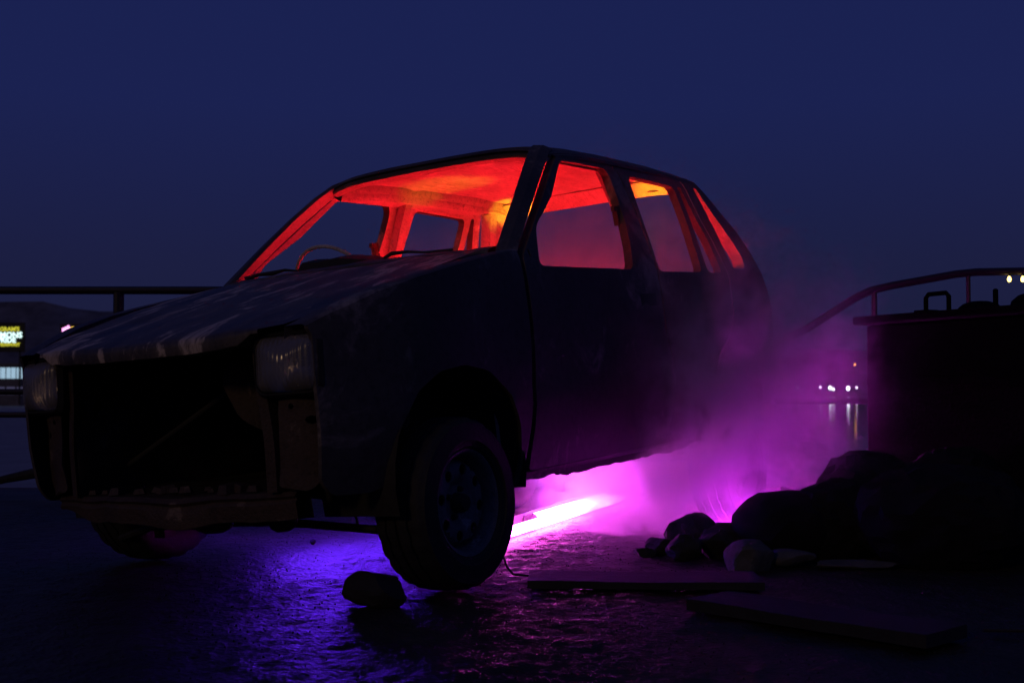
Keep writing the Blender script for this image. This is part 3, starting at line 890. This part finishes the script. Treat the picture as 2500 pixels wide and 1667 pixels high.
# wheels ------------------------------------------------------------
TR = .255
def make_wheel():
    w = empty('wheel', (0, 0, 0), car)
    mb = MB()
    prof = [(.150, -.052), (.165, -.066), (.195, -.073), (.228, -.070), (.244, -.062), (.251, -.052), (.253, -.034), (.2465, -.033), (.2465, -.028), (.254, -.027), (.255, -.004),
            (.2475, -.003), (.2475, .003), (.255, .004), (.254, .027), (.2465, .028), (.2465, .033), (.253, .034), (.251, .052), (.244, .062), (.236, .066), (.234, .070), (.228, .070), (.195, .073), (.182, .073), (.180, .070), (.165, .066), (.150, .052)]
    n = 72; rows = []
    for i, (r, h) in enumerate(prof):
        row = []
        for k in range(n):
            t = 2 * math.pi * k / n
            rr = r
            if r > .243 and abs(h) > .026: rr -= .006 * (1 if (k + (0 if h > 0 else 1)) % 3 == 0 else 0)
            row.append((rr * math.cos(t), h, rr * math.sin(t)))
        rows.append(row)
    tyre = mb.grid(rows, close=True).build('tyre', M['rubber'], w, angle=28)
    tyre.scale = (1, 1.28, 1); tyre.location = (0, -.019, 0)
    mb = MB()
    mb.lathe([(.150, -.052), (.157, -.060), (.148, -.056), (.140, -.045), (.128, 0), (.140, .045), (.148, .056), (.157, .060), (.158, .056), (.152, .052)], 'y', 48)
    # dished disc with round vents
    disc = [(.132 * math.cos(t), .132 * math.sin(t)) for t in np.linspace(0, 2 * math.pi, 49)[:-1]]
    vents = [[(.098 * math.cos(a) + .017 * math.cos(t), .098 * math.sin(a) + .017 * math.sin(t)) for t in np.linspace(0, 2 * math.pi, 11)[:-1]] for a in np.arange(8) * math.pi / 4 + .2]
    v, tr = flat_fill(disc, vents, .016)
    def disc_fn(u, q):
        r = math.hypot(u, q)
        return Vector((u, .012 + .020 * smooth_step(.055, .078, r) - .030 * smooth_step(.112, .132, r), q))
    shell(v, tr, disc_fn, lambda u, q: Vector((0, -.006, 0)), mb, 0, 0)
    rim = mb.build('rim', M['rim'], w)
    mb = MB().lathe([(.001, .052), (.022, .050), (.028, .040), (.030, .012)], 'y', 20)
    mb.build('hub_cap', M['rust'], w)
    MB().lathe([(.001, -.056), (.126, -.055), (.128, -.01), (.10, .004), (.02, .006)], 'y', 28).build('brake_drum', M['dark'], w)
    nut = None
    for k in range(4):
        a = k * math.pi / 2 + .5
        if nut is None: nut = MB().lathe([(.001, .026), (.008, .025), (.0095, .012)], 'y', 8).build('wheel_nut', M['rust'], w); n_ = nut
        else: n_ = link_copy(nut, w)
        n_.location = (.044 * math.cos(a), 0, .044 * math.sin(a))
    return w
wheel0 = make_wheel()
for i, (x, y) in enumerate(((0, .640), (0, -.640), (-2.175, .615), (-2.175, -.615))):
    if i == 0: w = wheel0
    else:
        w = link_copy(wheel0, car)
        for ch in wheel0.children: link_copy(ch, w)
    zc = (TR - .006 - CAR_T.z - CAR_R[2][0] * x - CAR_R[2][1] * y) / CAR_R[2][2]
    w.location = (x, y, zc)
    w.rotation_euler = (0, .7 * i, 0 if y > 0 else math.pi)

# ================================================================== lamps in and under the car
def batten(name, a, b, r, col, strength, label, cat='tube light', group=None, fixture=True):
    """a tube lamp from a to b (world): glowing tube, two end caps, a thin carrier bar"""
    a, b = Vector(a), Vector(b)
    e = empty(name, a)
    d = (b - a).normalized(); L_ = (b - a).length
    MB().tube([d * .03, d * (L_ - .03)], r, 12).build('tube', glow(name + '_glow', col, strength), e)
    MB().tube([d * .0, d * .034], r * 1.15, 12).build('end_cap', M['soot_trim'], e)
    MB().tube([d * (L_ - .034), d * L_], r * 1.15, 12).build('end_cap', M['soot_trim'], e)
    tag(e, label, cat, group)
    return e

RED = (1.0, .012, .021)
batten('red_tube_light', car_to_world((-2.02, -.46, .80)), car_to_world((-2.02, .46, .80)), .013, RED, 105,
       'red tube light lying across the rear of the cabin, lighting the roof')
batten('red_tube_light', car_to_world((-1.0, -.46, .72)), car_to_world((-1.75, -.46, .72)), .013, RED, 88,
       'red tube light along the far door inside the cabin')
batten('red_tube_light', car_to_world((-.98, .42, .80)), car_to_world((-.98, -.25, .80)), .013, RED, 38,
       'red tube light across the front floor below the steering wheel')
def added_amber_spot(p, aim, power, ang, label):  # added unseen lamps; their amber imitates the red glow clipping to yellow
    P, A = car_to_world(p), car_to_world(aim)
    e = empty('added_amber_spot_lamp', P); e.rotation_euler = (A - P).to_track_quat('Z', 'Y').to_euler()
    MB().lathe([(.030, -.06), (.036, -.02), (.038, .0), (.034, .0), (.030, -.02), (.001, -.025)], 'z', 20).build('housing', M['soot_trim'], e)
    MB().lathe([(.001, -.016), (.022, -.017), (.024, -.022)], 'z', 16).build('lens', glow('added_amber_lens', (1.0, .42, .02), 8), e)
    ld = bpy.data.lights.new('amber_beam', 'SPOT'); ld.energy = power; ld.color = (1.0, .50, .012); ld.spot_size = math.radians(ang); ld.spot_blend = .7; ld.shadow_soft_size = .02
    lo_ = bpy.data.objects.new('amber_beam', ld); COL.objects.link(lo_); lo_.parent = e; lo_.rotation_euler = (math.pi, 0, 0); lo_.location = (0, 0, .004)
    tag(e, label, 'spot lamp', 'added amber lamps yellowing the cabin roof')
added_amber_spot((-1.97, -.30, .88), (-2.16, -.40, 1.36), 22.0, 36, 'added amber spot lamp yellowing the far rear corner of the roof')
added_amber_spot((-2.02, .24, .86), (-2.22, .36, 1.31), 22.0, 36, 'added amber spot lamp yellowing the near rear corner of the roof')
added_amber_spot((-1.50, -.16, .72), (-1.45, -.29, 1.39), 6.5, 40, 'added amber spot lamp yellowing the far edge of the ceiling')

MAG = (1.0, .085, .80)
batten('magenta_tube_light', (-.075, 4.84, .022), (.56, 6.62, .022), .021, MAG, 95, 'nearer white hot magenta tube light on the ground behind the front wheel', group='magenta tube lights under the car')
m2 = batten('magenta_tube_light', (.075, 5.40, .030), (.49, 6.58, .030), .024, (.55, .085, 1.0), 80, 'farther white hot magenta tube light, its square end left of the other', group='magenta tube lights under the car')
vt = batten('added_violet_tube', (.80, 4.98, .022), (1.06, 5.04, .022), .014, (.80, .03, 1.0), 150, 'added violet tube light, unseen behind the black boulder, brightening the smoke')  # added lamp out of sight, brightens the smoke from below
MB().box((.30, .055, .07), (.010, .24, .20)).build('light_shield', M['soot_trim'], vt, smooth=False)  # added plate, keeps the violet light off the tank
batten('magenta_tube_light', (1.085, 6.22, .12), (1.10, 6.26, .44), .016, (.95, .035, .95), 640, 'added upright magenta tube light, unseen behind the rear wheel, backlighting the smoke', group='magenta tube lights under the car')  # added lamp covered by the wheel, lights the smoke from behind
batten('blue_tube_light', car_to_world((-.50, -.50, .212)), car_to_world((-1.25, -.50, .212)), .012, (.12, .016, 1.0), 190,
       'blue tube light slung under the far side of the floor')

a_, b_ = Vector((-.115, 4.90, 0)), Vector((.43, 6.60, 0)); o_ = Vector((.075, 5.40, .030))  # baffle added behind the tubes, keeps their pink off the far front wheel
MB().add([a_ - o_ + Vector((0, 0, .001)), b_ - o_ + Vector((0, 0, .001)), b_ - o_ + Vector((0, 0, .058)), a_ - o_ + Vector((0, 0, .058)),
          a_ - o_ + Vector((-.012, .004, .001)), b_ - o_ + Vector((-.012, .004, .001)), b_ - o_ + Vector((-.012, .004, .058)), a_ - o_ + Vector((-.012, .004, .058))],
         [(0, 1, 2, 3), (7, 6, 5, 4), (0, 4, 5, 1), (3, 2, 6, 7), (0, 3, 7, 4), (1, 5, 6, 2)]).build('light_baffle', M['soot_trim'], m2, smooth=False)

# ================================================================== smoke
def expr_smoke(name, bounds, build_density, color, aniso, label):
    (x0, x1), (y0, y1), (z0, z1) = bounds
    mb = MB().box(((x0 + x1) / 2, (y0 + y1) / 2, (z0 + z1) / 2), (x1 - x0, y1 - y0, z1 - z0))
    m, nt, out = new_mat(name + '_volume')
    tc = N(nt, 'ShaderNodeTexCoord')
    dens = build_density(nt, tc.outputs['Object'])
    pv = N(nt, 'ShaderNodeVolumePrincipled')
    pv.inputs['Color'].default_value = (*color, 1)
    pv.inputs['Anisotropy'].default_value = aniso
    nt.links.new(dens, pv.inputs['Density'])
    nt.links.new(pv.outputs[0], out.inputs['Volume'])
    o = mb.build(name, m, smooth=False)
    tag(o, label, 'smoke', kind='stuff')
    return o

def mth(nt, op, a, b=None, c=None, clamp=False):
    n = nt.nodes.new('ShaderNodeMath'); n.operation = op; n.use_clamp = clamp
    for i, v in enumerate((a, b, c)):
        if v is None: continue
        if isinstance(v, (int, float)): n.inputs[i].default_value = v
        else: nt.links.new(v, n.inputs[i])
    return n.outputs[0]
def vmth(nt, op, a, b=None, sc_=None):
    n = nt.nodes.new('ShaderNodeVectorMath'); n.operation = op
    for i, v in enumerate((a, b)):
        if v is None: continue
        if isinstance(v, (tuple, Vector)): n.inputs[i].default_value = tuple(v)
        else: nt.links.new(v, n.inputs[i])
    if sc_ is not None:
        if isinstance(sc_, (int, float)): n.inputs['Scale'].default_value = sc_
        else: nt.links.new(sc_, n.inputs['Scale'])
    return n.outputs['Value'] if op in ('DOT_PRODUCT', 'LENGTH', 'DISTANCE') else n.outputs['Vector']
def srange(nt, v, a, b, lo=0.0, hi=1.0):
    n = N(nt, 'ShaderNodeMapRange', interpolation_type='SMOOTHSTEP')
    n.inputs['From Min'].default_value = a; n.inputs['From Max'].default_value = b
    n.inputs['To Min'].default_value = lo; n.inputs['To Max'].default_value = hi
    nt.links.new(v, n.inputs['Value']); return n.outputs[0]

def plume_density(nt, P):
    L = nt.links.new
    big = N(nt, 'ShaderNodeTexNoise', Scale=2.6, Detail=3, Roughness=.55); L(P, big.inputs['Vector'])
    off = vmth(nt, 'SUBTRACT', big.outputs['Color'], (.5, .5, .5))
    Q = vmth(nt, 'ADD', P, vmth(nt, 'SCALE', off, None, .55))
    p0 = Vector((.41, 5.06, .02)); d = Vector((.66, .02, .75)).normalized()
    rel = vmth(nt, 'SUBTRACT', Q, p0)
    t = vmth(nt, 'DOT_PRODUCT', rel, d)
    perp = vmth(nt, 'SUBTRACT', rel, vmth(nt, 'SCALE', tuple(d), None, t))
    r = vmth(nt, 'LENGTH', perp)
    R = mth(nt, 'ADD', mth(nt, 'MULTIPLY', mth(nt, 'MAXIMUM', t, 0.0), .27), .16)
    q = mth(nt, 'DIVIDE', r, R)
    q2 = mth(nt, 'MULTIPLY', q, q)
    core = mth(nt, 'POWER', 2.718, mth(nt, 'MULTIPLY', q2, -2.0))
    halo = mth(nt, 'MULTIPLY', mth(nt, 'POWER', 2.718, mth(nt, 'MULTIPLY', q2, -.36)), .07)
    g = mth(nt, 'ADD', core, halo)
    g = mth(nt, 'MULTIPLY', g, srange(nt, t, -.25, .12))
    g = mth(nt, 'MULTIPLY', g, srange(nt, t, .50, 1.40, 1.0, 0.0))
    fine = N(nt, 'ShaderNodeTexNoise', Scale=5.0, Detail=3, Roughness=.6); L(Q, fine.inputs['Vector'])
    nz = srange(nt, fine.outputs['Fac'], .40, .60, .10, 1.6)
    dens = mth(nt, 'MULTIPLY', mth(nt, 'MULTIPLY', g, mth(nt, 'MULTIPLY', nz, srange(nt, t, .0, 1.1, 1.7, .85))), 12.0)
    # thick puff round the far ends of the tubes
    pd = vmth(nt, 'LENGTH', vmth(nt, 'MULTIPLY', vmth(nt, 'SUBTRACT', Q, (.50, 6.02, .10)), (1.0, .62, 1.25)))
    puff = mth(nt, 'MULTIPLY', mth(nt, 'POWER', 2.718, mth(nt, 'MULTIPLY', mth(nt, 'MULTIPLY', pd, pd), -16.0)), mth(nt, 'MULTIPLY', nz, 5.0))
    dens = mth(nt, 'ADD', dens, puff)
    # thin veil creeping under the car
    sep = N(nt, 'ShaderNodeSeparateXYZ'); L(P, sep.inputs[0])
    veil = mth(nt, 'MULTIPLY', srange(nt, sep.outputs['Z'], .45, .05), srange(nt, fine.outputs['Fac'], .4, .7))
    veil = mth(nt, 'MULTIPLY', veil, .14)
    edge = mth(nt, 'MULTIPLY', srange(nt, sep.outputs['X'], -.9, -.3), srange(nt, sep.outputs['X'], 1.9, 1.0))
    edge = mth(nt, 'MULTIPLY', edge, mth(nt, 'MULTIPLY', srange(nt, sep.outputs['Y'], 4.5, 5.1), srange(nt, sep.outputs['Y'], 7.2, 6.6)))
    dens = mth(nt, 'MULTIPLY', dens, srange(nt, sep.outputs['X'], 1.55, 1.15))
    return mth(nt, 'ADD', dens, mth(nt, 'MULTIPLY', veil, edge))
expr_smoke('smoke_plume', ((-.6, 1.56), (4.4, 6.9), (.012, 1.55)), plume_density, (.93, .93, .96), .30,
           'purple lit smoke billowing out from under the rear of the car')

def cabin_density(nt, P):
    L = nt.links.new
    fine = N(nt, 'ShaderNodeTexNoise', Scale=2.6, Detail=4, Roughness=.55); L(P, fine.inputs['Vector'])
    sep = N(nt, 'ShaderNodeSeparateXYZ'); L(P, sep.inputs[0])
    a = mth(nt, 'MULTIPLY', srange(nt, fine.outputs['Fac'], .30, .68, .15, 1.0), srange(nt, sep.outputs['Z'], 1.40, .80))
    return mth(nt, 'MULTIPLY', a, .16)
cs = expr_smoke('cabin_smoke', ((-2.62, -.98), (-.42, .42), (.62, 1.36)), cabin_density, (.92, .9, .9), .2,
                'thin red lit smoke hanging inside the car cabin')
cs.matrix_world = car.matrix_world.copy()

# ================================================================== railing along the edge
def rail_run(name, top, posts, label, thick=.024, mids=(0.578,)):
    e = empty(name, (top[0][0], top[0][1], 0))
    o = Vector(e.location)
    MB().tube([Vector(p) - o for p in top], thick, 10).build('top_rail', M['rail'], e)
    for (x, y, zt, r) in posts:
        MB().tube([Vector((x, y, -.01)) - o, Vector((x, y, zt)) - o], r, 10).build('post', M['rail'], e)
    for zm in mids:
        MB().tube([Vector((top[0][0], top[0][1], zm)) - o, Vector((top[-1][0], top[-1][1], zm)) - o], thick * .72, 8).build('middle_rail', M['rail'], e)
    tag(e, label, 'railing', 'railings along the terrace edge')
    return e
RY = 7.42
rail_run('railing', [(-9.0, RY, 1.172), (-3.0, RY, 1.172), (.30, RY, 1.172)], [(-8.2, RY, 1.16, .03), (-5.3, RY, 1.16, .03), (-2.32, RY, 1.16, .031), (.28, RY, 1.16, .03)],
         'dark pipe railing running behind the bonnet on the left', mids=(.575, .44))
rail_run('railing', [(1.55, RY, .86), (1.72, RY, .935), (2.02, RY, 1.125), (2.12, RY, 1.172), (2.24, RY, 1.20), (2.62, RY, 1.268), (2.74, RY, 1.280), (3.0, RY, 1.285), (6.5, RY, 1.285)],
         [(2.137, RY, 1.165, .0165), (2.693, RY, 1.265, .0130), (4.4, RY, 1.27, .0165)], 'dark pipe railing that steps up behind the black tank on the right', thick=.0235, mids=(.52,))
M['bulb'] = glow('warm_bulb', (1.0, .66, .16), 6)
for u, nm in ((2464, 'left of two small warm bulbs hanging under the right railing'), (2497, 'right of two small warm bulbs, cut by the picture edge')):
    x = (u - 1250) / 3077 * RY; z = CAM_H + (955 - 682) / 3077 * RY
    b = empty('hanging_bulb', (x, RY - .02, z))
    mb = MB().lathe([(.001, -.017), (.009, -.012), (.0115, 0), (.009, .010), (.005, .018)], 'z', 12); mb.build('bulb', M['bulb'], b)
    MB().tube([(0, 0, .016), (0, 0, .03), (0, .012, .046)], .004, 6).build('socket', M['soot_trim'], b)
    tag(b, nm, 'light bulb', 'bulbs under the right railing')

# ================================================================== the black tank on the right
def tank():
    P0, P1 = Vector((1.478, 5.39, 0)), Vector((2.02, 4.28, 0))
    d = (P1 - P0).normalized(); nrm = Vector((-d.y, d.x, 0)); nrm = nrm if nrm.x > 0 else -nrm
    e = empty('steel_tank', P0)
    rot = Matrix((d, nrm, Vector((0, 0, 1)))).transposed()
    e.matrix_world = Matrix.Translation(P0) @ rot.to_4x4()
    Ln, Wd, Ht = (P1 - P0).length, 1.0, .862
    b = MB().box((Ln / 2 + .025, Wd / 2 + .025, Ht / 2), (Ln, Wd, Ht)).build('body', M['tank'], e, smooth=False)
    bv = b.modifiers.new('edge', 'BEVEL'); bv.width = .012; bv.segments = 2
    l = MB().box((Ln / 2 + .02, Wd / 2 + .02, Ht + .016), (Ln + .07, Wd + .07, .036)).build('lid', M['tank'], e, smooth=False)
    bv = l.modifiers.new('edge', 'BEVEL'); bv.width = .008; bv.segments = 2
    MB().tube([(.30, .10, Ht + .03), (.30, .10, Ht + .098), (.315, .10, Ht + .112), (.41, .10, Ht + .112), (.425, .10, Ht + .098), (.425, .10, Ht + .03)], .0095, 8).build('handle', M['tank'], e)
    MB().box((.30, .10, Ht + .040), (.075, .06, .016)).build('handle_foot', M['tank'], e, smooth=False)
    for cx, r, h in ((.53, .085, .040), (.84, .12, .060)):
        mb = MB().lathe([(.001, h), (r * .4, h * .93), (r * .75, h * .70), (r * .95, h * .35), (r, 0)], 'z', 24)
        mb.v = [(x + cx, y + .16, z + Ht + .034) for x, y, z in mb.v]; mb.build('filler_cap', M['tank'], e)
    MB().tube([(.665, .10, Ht + .03), (.665, .10, Ht + .105), (.665, .10, Ht + .110)], [.010, .010, .005], 8).build('vent_pipe', M['tank'], e)
    for z in (.30, .62):
        MB().box((Ln / 2 + .025, .018, z), (Ln - .04, .016, .03)).build('stiffener', M['tank'], e, smooth=False)
    tag(e, 'big black steel tank with a loop handle and caps on its lid, at the right', 'tank')
tank()

# ================================================================== rubble, sacks, boards
def stone(name, c, size, seed, mat, label, cat='stone', group='rubble stones beside the car', flat=1.0, rotz=0.0, rough=.28, sub=3):
    bm = bmesh.new(); bmesh.ops.create_icosphere(bm, subdivisions=sub, radius=1)
    rz = Matrix.Rotation(rotz, 3, 'Z')
    rnd = random.Random(seed * 13 + 5)
    planes = []
    for k in range(16 if sub == 3 and mat is not M['sack'] else 0):
        n_ = Vector((rnd.gauss(0, 1), rnd.gauss(0, 1), rnd.gauss(0, 1))).normalized(); planes.append((n_, rnd.uniform(.62, .92)))
    for v in bm.verts:
        q = v.co.copy()
        for n_, dd in planes:
            e_ = q.dot(n_) - dd
            if e_ > 0: q -= n_ * e_ * .96
        k = 1 + rough * .5 * fbm((q.x * 1.1 + seed * 7.3, q.y * 1.1, q.z * 1.1), 4) + .06 * fbm((q.x * 6 + seed, q.y * 6, q.z * 6), 3)
        if mat is M['sack'] and sub == 4: k += .05 * (1 - abs(fbm((q.x * 3 + seed, q.y * 3, q.z * 1.5), 3)) * 3)
        q = q * k
        if flat < 1: q = Vector((max(-.82, min(.82, q.x)), max(-.82, min(.82, q.y)), max(-.75, min(.85, q.z))))
        v.co = rz @ Vector((q.x * size[0], q.y * size[1], q.z * size[2]))
    zmin = min(v.co.z for v in bm.verts)
    me = bpy.data.meshes.new(name); bm.to_mesh(me); bm.free()
    if sub > 2:
        me.polygons.foreach_set('use_smooth', [True] * len(me.polygons)); me.set_sharp_from_angle(angle=math.radians(24))
    me.materials.append(mat)
    o = bpy.data.objects.new(name, me); COL.objects.link(o)
    o.location = (c[0], c[1], c[2] - zmin - .22 * size[2] - .006)
    return tag(o, label, cat, group)

G = 'rubble stones beside the smoke'
stone('stone', (.47, 4.50, 0), (0.043, 0.037, 0.021), 1, M['rock'], 'small stone lit pink, nearest the smoke', group=G)
stone('stone', (.53, 4.55, 0), (0.055, 0.049, 0.043), 2, M['rock'], 'pointed dark stone at the left end of the rubble', group=G)
stone('stone', (.60, 4.45, 0), (0.073, 0.061, 0.048), 3, M['rock'], 'dark lumpy stone in front of the broken heap', group=G, rough=.45)
stone('stone', (.66, 4.62, 0), (0.104, 0.085, 0.081), 4, M['rock'], 'angular broken rock leaning on the flat slab', group=G, rough=.5)
stone('stone', (.73, 4.52, 0), (0.091, 0.073, 0.057), 5, M['rock'], 'low dark rock under the flat slab', group=G, rough=.4)
stone('stone', (.80, 4.60, 0), (0.146, 0.122, 0.052), 11, M['rock'], 'broad dark stone carrying the flat slab', group=G, flat=.5)
stone('slab', (.82, 4.62, .070), (.175, .12, .026), 6, M['rock'], 'flat slab lying on the rubble, its left tip in the smoke', group=G, flat=.5, rough=.12)
stone('boulder', (.985, 4.55, 0), (.20, .19, .128), 7, M['sack'], 'smooth black boulder humped against the purple smoke', 'boulder', G, rough=.14)
stone('stone', (.785, 4.20, 0), (0.091, 0.073, 0.066), 8, M['pale_rock'], 'pale stone block in front of the black boulder', group=G, flat=.5, rotz=.5)
stone('stone', (.92, 4.27, 0), (0.104, 0.061, 0.030), 9, M['pale_rock'], 'low pale stone tapering to the right of the pale block', group=G, rough=.2)
stone('stone', (1.13, 4.22, 0), (0.159, 0.061, 0.016), 10, M['pale_rock'], 'thin pale stone half under the black sacks', group=G, rough=.15)
stone('stone', (1.80, 4.85, 0), (0.122, 0.098, 0.057), 12, M['pale_rock'], 'rounded pale stone at the right picture edge', group=G, rough=.15)
def sack(c, size, seed, label, rotz=0.0):
    o = stone('sack', c, size, seed, M['sack'], label, 'sack', 'black sacks heaped before the tank', rough=.13, rotz=rotz, sub=4)
    return o
sack((1.33, 4.72, 0), (.21, .20, .195), 21, 'tall black sack leaning at the top left of the heap', .4)
sack((1.46, 4.30, 0), (.29, .21, .185), 22, 'largest black sack bulging at the front of the heap', -.2)
sack((1.62, 4.66, .0), (.22, .2, .21), 23, 'black sack standing behind the heap beside the tank', .2)
sack((1.16, 4.52, 0), (.17, .15, .145), 24, 'low black sack between boulder and heap', .1)

stone('stone', (-.385, 3.50, 0), (0.110, 0.098, 0.063), 31, M['rock'], 'rounded stone wedged before the front wheel', group='wheel chock stones', rough=.2)
stone('pebble', (-.765, 4.86, 0), (.014, .014, .012), 32, M['rock'], 'single dark pebble on the blue lit tarmac', 'pebble', None, rough=.25)

def board(name, a, b, w, h, label, bow=.006):
    a, b = Vector(a), Vector(b); d = (b - a).normalized(); n_ = Vector((-d.y, d.x, 0)); rows = []
    for k in range(13):
        t = k / 12; p = a.lerp(b, t); z = bow * math.sin(t * 7 + 1) * .4
        ww = w * (1 + .04 * fbm((t * 6, w, h)))
        rows.append([p + n_ * ww / 2 + Vector((0, 0, .001)), p + n_ * ww / 2 + Vector((0, 0, h + z)), p - n_ * ww / 2 + Vector((0, 0, h + z * .7)), p - n_ * ww / 2 + Vector((0, 0, .001))])
    mb = MB().grid(rows, close=True); mb.add(rows[0], [(0, 1, 2, 3)]); mb.add(rows[-1], [(3, 2, 1, 0)])
    o = mb.build(name, M['plank'], smooth=False)
    return tag(o, label, 'board', 'dark boards on the ground')
board('board', (.53, 3.42, 0), (1.00, 2.92, 0), .19, .030, 'wide dark board lying in the right foreground')
board('board', (.05, 3.83, 0), (.74, 3.80, 0), .22, .022, 'dark board lying behind the front wheel below the pink light')
cb = MB().tube([(-.045, 4.03, .13), (-.032, 4.02, .07), (-.016, 4.0, .025), (.004, 3.97, .006), (.04, 3.95, .006), (.10, 3.93, .006)], .0035, 6).build('cable', M['soot_trim'])
tag(cb, 'thin black cable dangling to the ground behind the front tyre', 'cable')
cb = MB().tube([(1.13, 3.05, .006), (1.25, 3.04, .006), (1.40, 2.98, .006), (1.55, 2.95, .006)], .0045, 6).build('cable', M['soot_trim'])
tag(cb, 'thin black cable running from the foreground board to the right edge', 'cable')

# driftwood and scrap at the left edge
br = empty('fallen_branch', (-2.62, 7.0, 0))
MB().tube([(-.45, .0, .02), (-.2, .02, .09), (.0, 0, .13), (.16, -.04, .16), (.34, -.08, .12), (.6, -.05, .02)], [.014, .022, .03, .04, .04, .03], 8).build('bough', M['rock'], br)
MB().tube([(.02, 0, .14), (.06, .02, .20), (.14, .0, .21)], [.02, .018, .008], 6).build('twig', M['rock'], br)
tag(br, 'fallen dark branch on the ground at the left edge', 'branch')

# loose grit over the tarmac
gm = MB()
for k in range(2600):
    x = random.uniform(-1.7, 1.5); y = random.uniform(2.4, 6.2); q = random.uniform(.0012, .0034)
    a = random.uniform(0, 6.28); c_, s_ = math.cos(a), math.sin(a)
    P = [(q, 0, -.004), (-.5 * q, .9 * q, -.004), (-.6 * q, -.8 * q, -.004), (random.uniform(-.3, .3) * q, 0, q * .9 - .002)]
    gm.add([(x + u * c_ - v * s_, y + u * s_ + v * c_, w - .006) for u, v, w in P], [(0, 1, 3), (1, 2, 3), (2, 0, 3)])
tag(gm.build('grit', M['rock'], smooth=False), 'loose grit scattered over the dark tarmac', 'grit', kind='stuff')
